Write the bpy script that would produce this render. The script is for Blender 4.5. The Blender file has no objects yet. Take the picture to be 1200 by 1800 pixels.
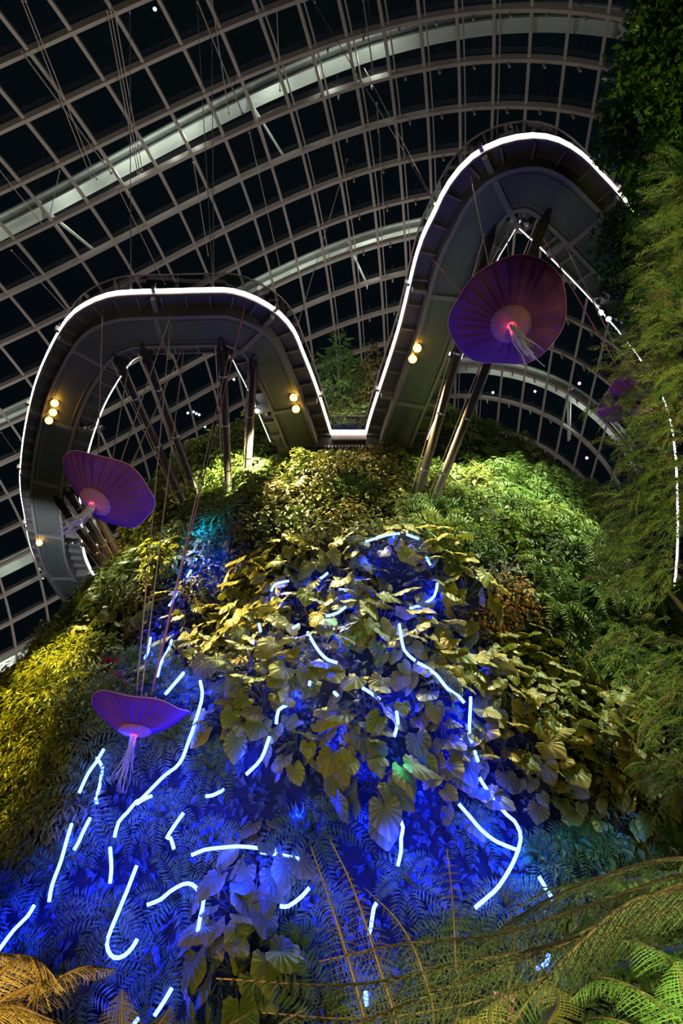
import bpy, math, random
import numpy as np
from mathutils import Vector, Matrix
from mathutils.bvhtree import BVHTree

rng = np.random.default_rng(7)
random.seed(7)
SC = bpy.context.scene
COL = SC.collection
PI = math.pi

# ------------------------------------------------------------------ camera
CAM = np.array([0.0, 0.0, 1.6])
TH = math.radians(38)
c_, s_ = math.cos(TH), math.sin(TH)
cam_d = bpy.data.cameras.new('camera')
cam = bpy.data.objects.new('camera', cam_d)
COL.objects.link(cam)
cam.location = CAM
cam.rotation_euler = (math.radians(90) + TH, 0, 0)
cam_d.sensor_fit = 'VERTICAL'
cam_d.sensor_height = 36.0
cam_d.lens = 24.0
cam_d.clip_end = 600
SC.camera = cam
SC.view_settings.view_transform = 'Standard'
SC.view_settings.look = 'None'
SC.view_settings.exposure = 0.0
SC.view_settings.gamma = 1.0
SC.view_settings.use_curve_mapping = False
cy = SC.cycles
cy.max_bounces = 5
cy.diffuse_bounces = 2
cy.glossy_bounces = 2
cy.transmission_bounces = 2
cy.transparent_max_bounces = 10
cy.caustics_reflective = False
cy.caustics_refractive = False
cy.sample_clamp_indirect = 3.0


def ray(px, py):
    x = (px - 600) / 1200.0
    y = (900 - py) / 1200.0
    return np.array([x, c_ - s_ * y, s_ + c_ * y])


def at_d(px, py, d):
    return CAM + ray(px, py) * d


def at_z(px, py, z):
    r = ray(px, py)
    return CAM + r * ((z - CAM[2]) / r[2])


def proj(p):
    d = np.asarray(p) - CAM
    f = d[..., 1] * c_ + d[..., 2] * s_
    u = -d[..., 1] * s_ + d[..., 2] * c_
    return 600 + 1200 * d[..., 0] / f, 900 - 1200 * u / f, f


# ------------------------------------------------------------------ materials
def new_mat(name):
    m = bpy.data.materials.new(name)
    m.use_nodes = True
    nt = m.node_tree
    nt.nodes.clear()
    out = nt.nodes.new('ShaderNodeOutputMaterial')
    return m, nt, out


def principled(name, col, rough=0.5, metal=0.0, spec=0.5, noise=0.0, nscale=3.0, bump=0.0, emit=None, estr=0.0):
    m, nt, out = new_mat(name)
    b = nt.nodes.new('ShaderNodeBsdfPrincipled')
    b.inputs['Roughness'].default_value = rough
    b.inputs['Metallic'].default_value = metal
    b.inputs['Specular IOR Level'].default_value = spec
    b.inputs['Base Color'].default_value = (*col, 1)
    if noise or bump:
        tc = nt.nodes.new('ShaderNodeTexCoord')
        n = nt.nodes.new('ShaderNodeTexNoise')
        n.inputs['Scale'].default_value = nscale
        n.inputs['Detail'].default_value = 4
        nt.links.new(tc.outputs['Object'], n.inputs['Vector'])
        if noise:
            mx = nt.nodes.new('ShaderNodeMix')
            mx.data_type = 'RGBA'
            mx.inputs[6].default_value = (*[v * (1 - noise) for v in col], 1)
            mx.inputs[7].default_value = (*[min(1, v * (1 + noise)) for v in col], 1)
            nt.links.new(n.outputs['Fac'], mx.inputs[0])
            nt.links.new(mx.outputs[2], b.inputs['Base Color'])
        if bump:
            bp = nt.nodes.new('ShaderNodeBump')
            bp.inputs['Strength'].default_value = bump
            nt.links.new(n.outputs['Fac'], bp.inputs['Height'])
            nt.links.new(bp.outputs['Normal'], b.inputs['Normal'])
    if emit:
        b.inputs['Emission Color'].default_value = (*emit, 1)
        b.inputs['Emission Strength'].default_value = estr
    nt.links.new(b.outputs[0], out.inputs[0])
    return m


def emission(name, col, strength):
    m, nt, out = new_mat(name)
    e = nt.nodes.new('ShaderNodeEmission')
    e.inputs[0].default_value = (*col, 1)
    e.inputs[1].default_value = strength
    nt.links.new(e.outputs[0], out.inputs[0])
    return m


def leaf_mat(name, cols, rough=0.42, trans=0.25, obj_random=0.5, edge=None):
    """foliage: tone attribute (one value per leaf) and a per-plant shift choose from a ramp of leaf colours"""
    m, nt, out = new_mat(name)
    at = nt.nodes.new('ShaderNodeAttribute')
    at.attribute_name = 'tone'
    oi = nt.nodes.new('ShaderNodeObjectInfo')
    mr = nt.nodes.new('ShaderNodeMath'); mr.operation = 'MULTIPLY_ADD'
    nt.links.new(oi.outputs['Random'], mr.inputs[0])
    mr.inputs[1].default_value = obj_random
    sc = nt.nodes.new('ShaderNodeMath'); sc.operation = 'MULTIPLY'
    nt.links.new(at.outputs['Fac'], sc.inputs[0]); sc.inputs[1].default_value = 1 - obj_random
    nt.links.new(sc.outputs[0], mr.inputs[2])
    rp = nt.nodes.new('ShaderNodeValToRGB')
    el = rp.color_ramp.elements
    while len(el) < len(cols):
        el.new(0.5)
    for k, cc in enumerate(cols):
        el[k].position = k / (len(cols) - 1)
        el[k].color = (*cc, 1)
    nt.links.new(mr.outputs[0], rp.inputs[0])
    colsock = rp.outputs[0]
    if edge:
        ev = nt.nodes.new('ShaderNodeAttribute'); ev.attribute_name = 'vein'
        mx = nt.nodes.new('ShaderNodeMix'); mx.data_type = 'RGBA'
        nt.links.new(ev.outputs['Fac'], mx.inputs[0])
        nt.links.new(colsock, mx.inputs[6])
        mx.inputs[7].default_value = (*edge, 1)
        colsock = mx.outputs[2]
    b = nt.nodes.new('ShaderNodeBsdfPrincipled')
    b.inputs['Roughness'].default_value = rough
    b.inputs['Specular IOR Level'].default_value = 0.45
    nt.links.new(colsock, b.inputs['Base Color'])
    tr = nt.nodes.new('ShaderNodeBsdfTranslucent')
    nt.links.new(colsock, tr.inputs['Color'])
    ms = nt.nodes.new('ShaderNodeMixShader')
    ms.inputs[0].default_value = trans
    nt.links.new(b.outputs[0], ms.inputs[1]); nt.links.new(tr.outputs[0], ms.inputs[2])
    nt.links.new(ms.outputs[0], out.inputs[0])
    return m


def glass_mat(name, tint, refl, rough=0.02, body=0.0):
    m, nt, out = new_mat(name)
    t = nt.nodes.new('ShaderNodeBsdfTransparent')
    t.inputs[0].default_value = (*tint, 1)
    g = nt.nodes.new('ShaderNodeBsdfGlossy')
    g.inputs['Roughness'].default_value = rough
    g.inputs['Color'].default_value = (1, 1, 1, 1)
    lw = nt.nodes.new('ShaderNodeLayerWeight')
    lw.inputs['Blend'].default_value = 0.25
    mu = nt.nodes.new('ShaderNodeMath'); mu.operation = 'MULTIPLY_ADD'
    nt.links.new(lw.outputs['Fresnel'], mu.inputs[0])
    mu.inputs[1].default_value = 0.6
    mu.inputs[2].default_value = refl
    ms = nt.nodes.new('ShaderNodeMixShader')
    nt.links.new(mu.outputs[0], ms.inputs[0])
    nt.links.new(t.outputs[0], ms.inputs[1]); nt.links.new(g.outputs[0], ms.inputs[2])
    last = ms.outputs[0]
    nt.links.new(last, out.inputs[0])
    return m


M = {}
M['rock'] = principled('planted_rock', (0.012, 0.016, 0.010), 0.9, noise=0.5, nscale=2.0, bump=0.4)
M['soil'] = principled('soil', (0.03, 0.022, 0.015), 0.95, noise=0.4, nscale=1.5)
M['steel_bar'] = principled('painted_steel_bars', (0.44, 0.40, 0.37), 0.55, noise=0.12, nscale=0.4)
M['arch_steel'] = principled('pale_arch_steel', (0.55, 0.58, 0.55), 0.5, noise=0.25, nscale=0.5)
M['glass'] = glass_mat('dome_glass', (0.92, 0.96, 0.95), 0.045)
M['para_glass'] = glass_mat('parapet_glass', (0.86, 0.84, 0.84), 0.05)
M['deck'] = principled('dark_deck', (0.10, 0.085, 0.085), 0.6, noise=0.25, nscale=2)
M['beam'] = principled('dark_green_grey_panel', (0.085, 0.09, 0.085), 0.5, noise=0.2, nscale=0.7)
M['channel'] = principled('grey_channel', (0.20, 0.18, 0.17), 0.5)
M['rail'] = principled('brushed_rail', (0.5, 0.46, 0.44), 0.35, metal=0.6)
M['led_white'] = emission('warm_white_led', (1.0, 0.84, 0.78), 9.0)
M['led_cool'] = emission('cool_white_led', (0.95, 0.9, 1.0), 7.0)
M['led_blue'] = emission('blue_led', (0.014, 0.035, 1.0), 60.0)
M['lamp_warm'] = emission('amber_lamp', (1.0, 0.50, 0.06), 14.0)
M['lamp_white'] = emission('white_lamp', (0.85, 0.95, 1.0), 30.0)
M['lamp_tiny'] = emission('distant_light_dot', (0.7, 0.95, 1.0), 4.0)
M['pink_reflection'] = emission('pink_reflection_glow', (1.0, 0.25, 0.35), 6.0)  # glow that imitates pink reflections in the glass
M['black'] = principled('black_housing', (0.02, 0.02, 0.022), 0.4)
M['pole'] = principled('bronze_steel_tube', (0.13, 0.105, 0.09), 0.32, metal=0.5, noise=0.2, nscale=1.5)
M['cable'] = principled('steel_cable', (0.62, 0.55, 0.50), 0.4, metal=0.4)
M['cable_tan'] = principled('tan_rope', (0.80, 0.56, 0.38), 0.7)
M['cable_pink'] = principled('pink_rope', (0.85, 0.25, 0.30), 0.7)
M['tent'] = principled('pale_tentacle', (0.75, 0.68, 0.66), 0.6)
M['core'] = emission('pink_core_glow', (1.0, 0.05, 0.14), 3.0)
M['bark'] = principled('bark', (0.06, 0.035, 0.02), 0.85, noise=0.5, nscale=6, bump=0.5)
M['stem'] = principled('plant_stem', (0.10, 0.10, 0.035), 0.6)
M['rachis'] = principled('brown_frond_stalk', (0.17, 0.10, 0.05), 0.6, noise=0.3, nscale=5)


def fabric_mat():
    m, nt, out = new_mat('violet_pleated_fabric')
    b = nt.nodes.new('ShaderNodeBsdfPrincipled')
    b.inputs['Roughness'].default_value = 0.75
    b.inputs['Specular IOR Level'].default_value = 0.25
    tc = nt.nodes.new('ShaderNodeTexCoord')
    n = nt.nodes.new('ShaderNodeTexNoise'); n.inputs['Scale'].default_value = 1.2
    nt.links.new(tc.outputs['Object'], n.inputs['Vector'])
    rp = nt.nodes.new('ShaderNodeValToRGB')
    rp.color_ramp.elements[0].position = 0.35; rp.color_ramp.elements[0].color = (0.22, 0.06, 0.32, 1)
    rp.color_ramp.elements[1].position = 0.65; rp.color_ramp.elements[1].color = (0.33, 0.08, 0.27, 1)
    nt.links.new(n.outputs['Fac'], rp.inputs[0])
    nt.links.new(rp.outputs[0], b.inputs['Base Color'])
    tr = nt.nodes.new('ShaderNodeBsdfTranslucent')
    nt.links.new(rp.outputs[0], tr.inputs['Color'])
    ms = nt.nodes.new('ShaderNodeMixShader'); ms.inputs[0].default_value = 0.35
    nt.links.new(b.outputs[0], ms.inputs[1]); nt.links.new(tr.outputs[0], ms.inputs[2])
    nt.links.new(ms.outputs[0], out.inputs[0])
    return m


M['fabric'] = fabric_mat()
M['collar'] = principled('mauve_collar_fabric', (0.46, 0.16, 0.27), 0.7)
M['rim'] = principled('pale_pink_hem', (0.7, 0.32, 0.36), 0.6)

G = {}
G['broad'] = leaf_mat('broad_ribbed_leaf', [(0.10, 0.17, 0.025), (0.16, 0.22, 0.03), (0.30, 0.25, 0.03), (0.12, 0.20, 0.03)], 0.42, 0.15, 0.4, edge=(0.40, 0.32, 0.05))
G['under'] = leaf_mat('undergrowth_leaf', [(0.05, 0.09, 0.03), (0.10, 0.17, 0.04), (0.20, 0.24, 0.06), (0.08, 0.14, 0.07)], 0.5, 0.25, 0.0)
G['blueunder'] = leaf_mat('blue_tinted_undergrowth_leaf', [(0.05, 0.09, 0.07), (0.07, 0.13, 0.11), (0.12, 0.18, 0.15), (0.06, 0.11, 0.10)], 0.5, 0.25, 0.0)  # undergrowth copy with the blue light put into its leaf colour
G['fern'] = leaf_mat('fern_leaf', [(0.07, 0.15, 0.03), (0.12, 0.24, 0.05), (0.22, 0.32, 0.07), (0.10, 0.18, 0.05)], 0.5, 0.3, 0.5)
G['shrub'] = leaf_mat('shrub_leaf', [(0.13, 0.22, 0.04), (0.24, 0.33, 0.06), (0.36, 0.40, 0.10), (0.30, 0.24, 0.08)], 0.45, 0.3, 0.5)
G['brown'] = leaf_mat('olive_brown_leaf', [(0.16, 0.11, 0.04), (0.22, 0.20, 0.06), (0.30, 0.28, 0.09), (0.26, 0.12, 0.05)], 0.5, 0.2, 0.4)
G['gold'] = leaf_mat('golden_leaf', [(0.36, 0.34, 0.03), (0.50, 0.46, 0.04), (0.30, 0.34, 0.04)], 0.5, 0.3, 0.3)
G['orange'] = leaf_mat('orange_red_leaf', [(0.5, 0.12, 0.03), (0.55, 0.28, 0.05), (0.30, 0.30, 0.06), (0.5, 0.08, 0.05)], 0.5, 0.3, 0.2)
G['ficus'] = leaf_mat('glossy_tree_leaf', [(0.05, 0.13, 0.02), (0.09, 0.20, 0.03), (0.16, 0.26, 0.04)], 0.3, 0.2, 0.0)
G['conifer'] = leaf_mat('feathery_conifer_leaf', [(0.10, 0.15, 0.03), (0.15, 0.22, 0.04), (0.24, 0.26, 0.07), (0.22, 0.15, 0.07)], 0.55, 0.3, 0.0)
G['frond'] = leaf_mat('dusky_tree_fern_leaf', [(0.11, 0.11, 0.05), (0.15, 0.16, 0.07), (0.20, 0.17, 0.09), (0.18, 0.12, 0.08)], 0.6, 0.3, 0.3)
G['frond_green'] = leaf_mat('light_tree_fern_leaf', [(0.20, 0.32, 0.08), (0.28, 0.42, 0.12), (0.36, 0.48, 0.16)], 0.6, 0.35, 0.3)
G['frond_gold'] = leaf_mat('straw_fern_leaf', [(0.55, 0.40, 0.12), (0.65, 0.50, 0.15), (0.60, 0.40, 0.16)], 0.6, 0.3, 0.3)
G['flower'] = leaf_mat('crimson_flower', [(0.7, 0.02, 0.04), (0.85, 0.05, 0.08)], 0.5, 0.3, 0.0)
G['pinkfl'] = leaf_mat('pink_flower', [(0.8, 0.2, 0.35), (0.9, 0.35, 0.5)], 0.5, 0.3, 0.0)


# ------------------------------------------------------------------ mesh tools
class MB:
    def __init__(self):
        self.V = []; self.F = []; self.n = 0; self.T = []; self.W = []

    def add(self, V, F, tone=0.5, vein=0.0):
        V = np.asarray(V, float).reshape(-1, 3); F = np.asarray(F, int).reshape(-1, 4)
        self.V.append(V); self.F.append(F + self.n); self.n += len(V)
        self.T.append(np.broadcast_to(np.asarray(tone, float), (len(V),)))
        self.W.append(np.broadcast_to(np.asarray(vein, float), (len(V),)))
        return self

    def tube(self, P, r, seg=6, cap=True):
        P = np.asarray(P, float)
        n = len(P)
        r = np.broadcast_to(np.asarray(r, float), (n,))
        tang = np.gradient(P, axis=0)
        tang /= np.linalg.norm(tang, axis=1)[:, None] + 1e-9
        up = np.array([0, 0, 1.0]) if abs(tang[:, 2]).mean() < 0.9 else np.array([0, 1.0, 0])
        a = np.cross(tang, up); a /= np.linalg.norm(a, axis=1)[:, None] + 1e-9
        b = np.cross(tang, a)
        th = np.arange(seg) * 2 * PI / seg
        V = P[:, None, :] + r[:, None, None] * (np.cos(th)[None, :, None] * a[:, None, :] + np.sin(th)[None, :, None] * b[:, None, :])
        F = []
        for i in range(n - 1):
            for k in range(seg):
                k2 = (k + 1) % seg
                F.append((i * seg + k, i * seg + k2, (i + 1) * seg + k2, (i + 1) * seg + k))
        V = V.reshape(-1, 3)
        if cap and seg % 2 == 0:
            for base in (0, (n - 1) * seg):
                for k in range(seg // 2 - 1):
                    F.append((base + k, base + k + 1, base + seg - 2 - k, base + seg - 1 - k))
        self.add(V, F)
        return self

    def box(self, c, h, R=None):
        c = np.asarray(c, float); h = np.asarray(h, float)
        v = np.array([[x, y, z] for x in (-1, 1) for y in (-1, 1) for z in (-1, 1)], float) * h
        if R is not None:
            v = v @ np.asarray(R).T
        self.add(v + c, [(0, 1, 3, 2), (4, 6, 7, 5), (0, 4, 5, 1), (2, 3, 7, 6), (0, 2, 6, 4), (1, 5, 7, 3)])
        return self

    def sweep(self, rings, closed=True, caps=True):
        """rings: (n, k, 3)"""
        R = np.asarray(rings, float)
        n, k = R.shape[:2]
        F = []
        kk = k if closed else k - 1
        for i in range(n - 1):
            for j in range(kk):
                j2 = (j + 1) % k
                F.append((i * k + j, i * k + j2, (i + 1) * k + j2, (i + 1) * k + j))
        if caps and closed and k == 4:
            F.append((0, 1, 2, 3)); b = (n - 1) * k; F.append((b + 3, b + 2, b + 1, b))
        self.add(R.reshape(-1, 3), F)
        return self

    def scatter(self, tv, tf, Rm, T, tone, vein=None):
        """place template quads with rotation*scale matrices Rm (k,3,3) and origins T (k,3)"""
        tv = np.asarray(tv, float); tf = np.asarray(tf, int)
        k, n = len(T), len(tv)
        V = np.einsum('kij,nj->kni', Rm, tv) + T[:, None, :]
        F = tf[None] + (np.arange(k) * n)[:, None, None]
        vv = 0.0 if vein is None else np.tile(vein, k)
        self.add(V.reshape(-1, 3), F.reshape(-1, 4), np.repeat(tone, n), vv)
        return self

    def sphere(self, c, r, seg=12, rings=7, scl=(1, 1, 1)):
        th = np.linspace(0.02, PI - 0.02, rings); ph = np.arange(seg) * 2 * PI / seg
        R = np.stack([np.sin(th)[:, None] * np.cos(ph), np.sin(th)[:, None] * np.sin(ph), np.cos(th)[:, None] * np.ones(seg)], -1)
        self.sweep(R * r * np.array(scl) + np.array(c))
        return self

    def mesh(self, name, mat, smooth=False):
        V = np.concatenate(self.V); F = np.concatenate(self.F)
        me = bpy.data.meshes.new(name)
        me.vertices.add(len(V)); me.vertices.foreach_set('co', V.astype(np.float32).ravel())
        me.loops.add(F.size); me.loops.foreach_set('vertex_index', F.astype(np.int32).ravel())
        me.polygons.add(len(F))
        me.polygons.foreach_set('loop_start', (np.arange(len(F)) * 4).astype(np.int32))
        me.polygons.foreach_set('use_smooth', np.full(len(F), smooth))
        a = me.attributes.new('tone', 'FLOAT', 'POINT'); a.data.foreach_set('value', np.concatenate(self.T).astype(np.float32))
        W = np.concatenate(self.W)
        if W.any():
            a = me.attributes.new('vein', 'FLOAT', 'POINT'); a.data.foreach_set('value', W.astype(np.float32))
        me.update(calc_edges=True); me.validate()
        me.materials.append(mat)
        return me

    def build(self, name, mat, parent=None, smooth=False):
        o = bpy.data.objects.new(name, self.mesh(name, mat, smooth)); COL.objects.link(o)
        if parent is not None:
            o.parent = parent
        return o


def tag(o, label=None, cat=None, group=None, kind=None):
    if label: o['label'] = label
    if cat: o['category'] = cat
    if group: o['group'] = group
    if kind: o['kind'] = kind
    return o


def empty(name, loc=(0, 0, 0)):
    o = bpy.data.objects.new(name, None); COL.objects.link(o); o.location = loc
    o.empty_display_size = 0.2
    return o


def dup(root):
    r = root.copy(); COL.objects.link(r)
    for ch in root.children:
        c = ch.copy(); COL.objects.link(c); c.parent = r
        for g in ch.children:
            d = g.copy(); COL.objects.link(d); d.parent = c
    return r


def rel(pts, o):
    return np.asarray(pts, float) - np.array(o.location)


def catmull(P, step=0.5, n=None):
    P = np.asarray(P, float)
    Q = np.vstack([2 * P[0] - P[1], P, 2 * P[-1] - P[-2]])
    out = []
    for i in range(1, len(Q) - 2):
        p0, p1, p2, p3 = Q[i - 1], Q[i], Q[i + 1], Q[i + 2]
        m = n or max(2, int(np.linalg.norm(p2 - p1) / step))
        for t in np.arange(m) / m:
            out.append(0.5 * ((2 * p1) + (-p0 + p2) * t + (2 * p0 - 5 * p1 + 4 * p2 - p3) * t * t + (-p0 + 3 * p1 - 3 * p2 + p3) * t ** 3))
    out.append(P[-1])
    return np.array(out)


def norm(a):
    a = np.asarray(a, float)
    return a / (np.linalg.norm(a, axis=-1, keepdims=True) + 1e-9)


def frames(zdir, ydir):
    """(k,3,3) matrices, columns x,y,z; z = leaf normal, y = tip direction"""
    z = norm(zdir); y = ydir - (ydir * z).sum(-1, keepdims=True) * z; y = norm(y)
    x = np.cross(y, z)
    return np.stack([x, y, z], -1)


# ------------------------------------------------------------------ mountain
MC = np.array([0.9, 39.0])
PROF = np.array([(21.6, 0), (21.4, 5), (20.7, 10), (18.9, 16), (17.9, 20), (15.9, 25), (14.2, 28), (11.5, 30.5), (8.2, 33), (4.6, 34.8), (0.2, 35.6)], float)
cum = np.r_[0, np.cumsum(np.linalg.norm(np.diff(PROF, axis=0), axis=1))]; cum /= cum[-1]


def bumpf(a, z):
    return (0.45 * np.sin(3.1 * a + 0.35 * z) + 0.35 * np.sin(7.3 * a - 0.5 * z + 1.0) + 0.3 * np.sin(0.9 * z + 2.1 * a)
            + 0.18 * np.sin(13 * a + 1.3 * z))


def msurf(a, t):
    R = np.interp(t, cum, PROF[:, 0]); z = np.interp(t, cum, PROF[:, 1])
    R = R * (1 + 0.00 * np.clip(np.sin(a), 0, 1) - 0.10 * np.clip(-np.sin(a), 0, 1) * np.clip(z / 12, 0, 1))
    R = R + bumpf(a, z) * np.clip(R / 8, 0, 1)
    R = R - 2.6 * np.exp(-((a - 0.0) / 0.42) ** 4) * np.exp(-((z - 24.2) / 3.2) ** 2)
    return np.stack([MC[0] + R * np.sin(a), MC[1] - R * np.cos(a), z + 0 * a], -1)


na, ntt = 120, 50
aa, tt = np.meshgrid(np.linspace(-PI, PI, na), np.linspace(0, 1, ntt))
SV = msurf(aa, tt).reshape(-1, 3)
SF = [(i * na + j, i * na + j + 1, (i + 1) * na + j + 1, (i + 1) * na + j) for i in range(ntt - 1) for j in range(na - 1)]
mb = MB(); mb.add(SV, SF)
mountain = mb.build('planted_mountain', M['rock'], smooth=True)
tag(mountain, 'tall dark cone-shaped indoor mountain, every face covered with plants, under the glass dome', 'mountain')
BV = BVHTree.FromPolygons([tuple(v) for v in SV], SF)


def hit(px, py, off=0.0):
    r = Vector(ray(px, py)).normalized()
    loc, nrm, idx, d = BV.ray_cast(Vector(CAM), r)
    if loc is None:
        loc, nrm, idx, d = BV.find_nearest(Vector(at_d(px, py, 40)))
    if nrm.dot(r) > 0: nrm = -nrm
    return np.array(loc) + np.array(nrm) * off, np.array(nrm)


def smooth_normal(a, t):
    e = 0.03
    def sm(a, t):
        R = np.interp(t, cum, PROF[:, 0]); z = np.interp(t, cum, PROF[:, 1])
        return np.stack([R * np.sin(a), -R * np.cos(a), z + 0 * a], -1)
    da = sm(a + e, t) - sm(a - e, t); dt = sm(a, np.minimum(t + e, 1)) - sm(a, np.maximum(t - e, 0))
    return norm(np.cross(da, dt))


# ------------------------------------------------------------------ leaf templates
LV = np.array([[-0.02, 0, 0], [0.02, 0, 0], [-0.25, 0.42, 0.05], [0.0, 0.42, -0.02], [0.25, 0.42, 0.05], [-0.02, 1, -0.14], [0.02, 1, -0.14]], float)
LF = np.array([(0, 3, 5, 2), (1, 4, 6, 3)])


def heart_leaf(k=15, seg=61):
    th = np.linspace(-PI * 0.97, PI * 0.97, seg)
    # attachment at origin, tip towards +y (theta=0)
    r = 0.60 * (0.66 + 0.34 * np.cos(th) + 0.34 * np.exp(-(th / 0.32) ** 2)) + 0.14 * np.exp(-((np.abs(th) - 2.3) / 0.5) ** 2)
    r *= 1 + 0.03 * np.cos(th * k)
    rings = []; ve = []
    for q in (0.04, 0.35, 0.7, 1.0):
        x = r * q * np.sin(th); y = r * q * np.cos(th)
        z = 0.022 * q * np.cos(th * k) + 0.05 * q * q * np.sin(3 * th + 1) - 0.16 * q * q * (y > 0) * y / 0.6 + 0.16 * np.abs(x) - 0.42 * x * x
        rings.append(np.stack([x, y, z], -1)); ve.append(np.clip(np.cos(th * k), 0, 1) ** 3 * 0.7 + (0.5 if q == 1.0 else 0))
    V = np.concatenate(rings); W = np.clip(np.concatenate(ve), 0, 1)
    F = [(i * seg + j, (i + 1) * seg + j, (i + 1) * seg + j + 1, i * seg + j + 1) for i in range(3) for j in range(seg - 1)]
    return V, np.array(F), W


HV, HF, HW = heart_leaf()


def frond(mbl, P, width, npin, rng, droop=0.25, tone=0.5, leaflets=0, taper=0.12, swing=0.55):
    """pinnae along a rachis polyline P; leaflets>0 gives twice-cut fronds"""
    P = catmull(P, n=8); L = np.r_[0, np.cumsum(np.linalg.norm(np.diff(P, axis=0), axis=1))]; L /= L[-1]
    s = np.linspace(0.08, 0.99, npin)
    pos = np.stack([np.interp(s, L, P[:, k]) for k in range(3)], -1)
    tg = norm(np.stack([np.interp(s, L, np.gradient(P[:, k])) for k in range(3)], -1))
    up = np.array([0, 0, 1.0]); side = norm(np.cross(tg, up) + 1e-6); nr = norm(np.cross(side, tg))
    w = width * np.clip(np.sin(PI * np.clip(s * 0.86 + 0.14, 0, 1)) ** 0.7, 0.05, 1)
    for sg in (-1, 1):
        d = norm(side * sg + tg * swing - up * droop + rng.normal(0, 0.06, pos.shape))
        if leaflets == 0:
            Rm = frames(nr + rng.normal(0, 0.15, nr.shape), d) * (w[:, None, None] * np.array([0.42, 1, 1])[None, None, :])
            mbl.scatter(LV, LF, Rm, pos, np.clip(tone + rng.normal(0, 0.15, len(s)), 0, 1))
        else:
            tipp = pos + d * w[:, None] - up * (0.18 * w)[:, None]
            for a, b in zip(pos, tipp): mbl.tube([a, (a + b) / 2 + up * 0.01, b], [0.004, 0.003, 0.001], 4, cap=False)
            for k in range(leaflets):
                q = (k + 0.6) / leaflets
                base = pos + d * (w * q)[:, None] - up * (0.18 * w * q * q)[:, None]
                for s2 in (-1, 1):
                    dd = norm(np.cross(d, nr) * s2 + d * 0.5 - up * 0.15 + rng.normal(0, 0.08, pos.shape))
                    sz = w * 0.15 * (1 - q * 0.7)
                    Rm = frames(nr + rng.normal(0, 0.15, nr.shape), dd) * (sz[:, None, None] * np.array([0.55, 1, 1])[None, None, :])
                    mbl.scatter(LV, LF, Rm, base, np.clip(tone + rng.normal(0, 0.12, len(s)), 0, 1))
    return P


# plant prototypes: local X right, Y up the slope, Z outwards
def proto_broad(seed):
    r = np.random.default_rng(seed)
    root = empty('broad_leaved_plant')
    f, st = MB(), MB()
    n = 13
    for k in range(n):
        a = k * 2.4 + r.random(); q = 0.12 + 0.72 * math.sqrt((k + .5) / n)
        b = np.array([q * math.cos(a), q * math.sin(a) * 0.9, 0.30 + 0.35 * r.random() - 0.2 * q])
        nrm = np.array([0.4 * math.cos(a), 0.55 + 0.3 * math.sin(a), 0.75]) + r.normal(0, 0.28, 3)
        tip = np.array([0.35 * math.cos(a), -1.0, 0.1]) + r.normal(0, 0.3, 3)
        sz = 0.36 + 0.34 * r.random()
        f.scatter(HV, HF, frames(nrm[None], tip[None]) * sz, b[None], np.array([r.random()]), HW)
        st.tube(catmull([[0, -0.05, -0.25], [b[0] * .5, b[1] * .5 + .05, b[2] * .7], b], n=3), 0.014, 4, cap=False)
    f.build('foliage', G['broad'], root, smooth=True)
    st.build('stem', M['stem'], root)
    return root


def proto_fern(seed, mat=None, L=1.0, n=11, name='fern'):
    r = np.random.default_rng(seed)
    root = empty(name)
    f, st = MB(), MB()
    for k in range(n):
        a = k * 2.4 + r.random() * 0.6
        l = L * (0.75 + 0.4 * r.random())
        dx, dy = math.cos(a), math.sin(a)
        P = [[0, 0, -0.1], [dx * l * .3, dy * l * .3 + .06, l * .38], [dx * l * .75, dy * l * .65 - .05, l * .45], [dx * l * 1.05, dy * l * .9 - .35 * l, l * .28]]
        Pc = frond(f, np.array(P), 0.26 * L, 20, r, 0.2, 0.3 + 0.4 * r.random())
        st.tube(Pc[::4], 0.008, 4, cap=False)
    f.build('foliage', mat or G['fern'], root)
    st.build('stem', M['stem'], root)
    return root


def proto_shrub(seed, mat, n=260, rad=0.75, leaf=0.17, name='leafy_shrub', flat=0.75, down=0.3, el=None):
    r = np.random.default_rng(seed)
    root = empty(name)
    f, st = MB(), MB()
    # twigs ending in leaf clusters
    u = norm(r.normal(0, 1, (n, 3))); u[:, 2] = np.abs(u[:, 2])
    q = rad * (0.45 + 0.55 * r.random(n) ** 0.5)
    lump = 1 + 0.25 * np.sin(u[:, 0] * 5 + seed) + 0.2 * np.sin(u[:, 1] * 6 + 2 * seed)
    T = u * (q * lump)[:, None] * np.array([1, 1, flat])
    nr = u + np.array([0, 0.6, 0.3]) + r.normal(0, 0.35, (n, 3))
    tip = u * 0.6 + np.array([0, -down - 0.3, 0]) + r.normal(0, 0.45, (n, 3))
    sc = leaf * (0.6 + 0.8 * r.random(n))
    sv = np.array([1, 1, 1]) if el is None else np.array([el, 1, 1])
    f.scatter(LV * sv, LF, frames(nr, tip) * sc[:, None, None], T, r.random(n))
    for k in range(7):
        e = T[r.integers(n)] * 0.85
        st.tube([[0, 0, -0.2], e * 0.5 + [0, 0.03, 0.05], e], [0.02, 0.014, 0.006], 4, cap=False)
    f.build('foliage', mat, root)
    st.build('stem', M['stem'], root)
    return root


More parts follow.
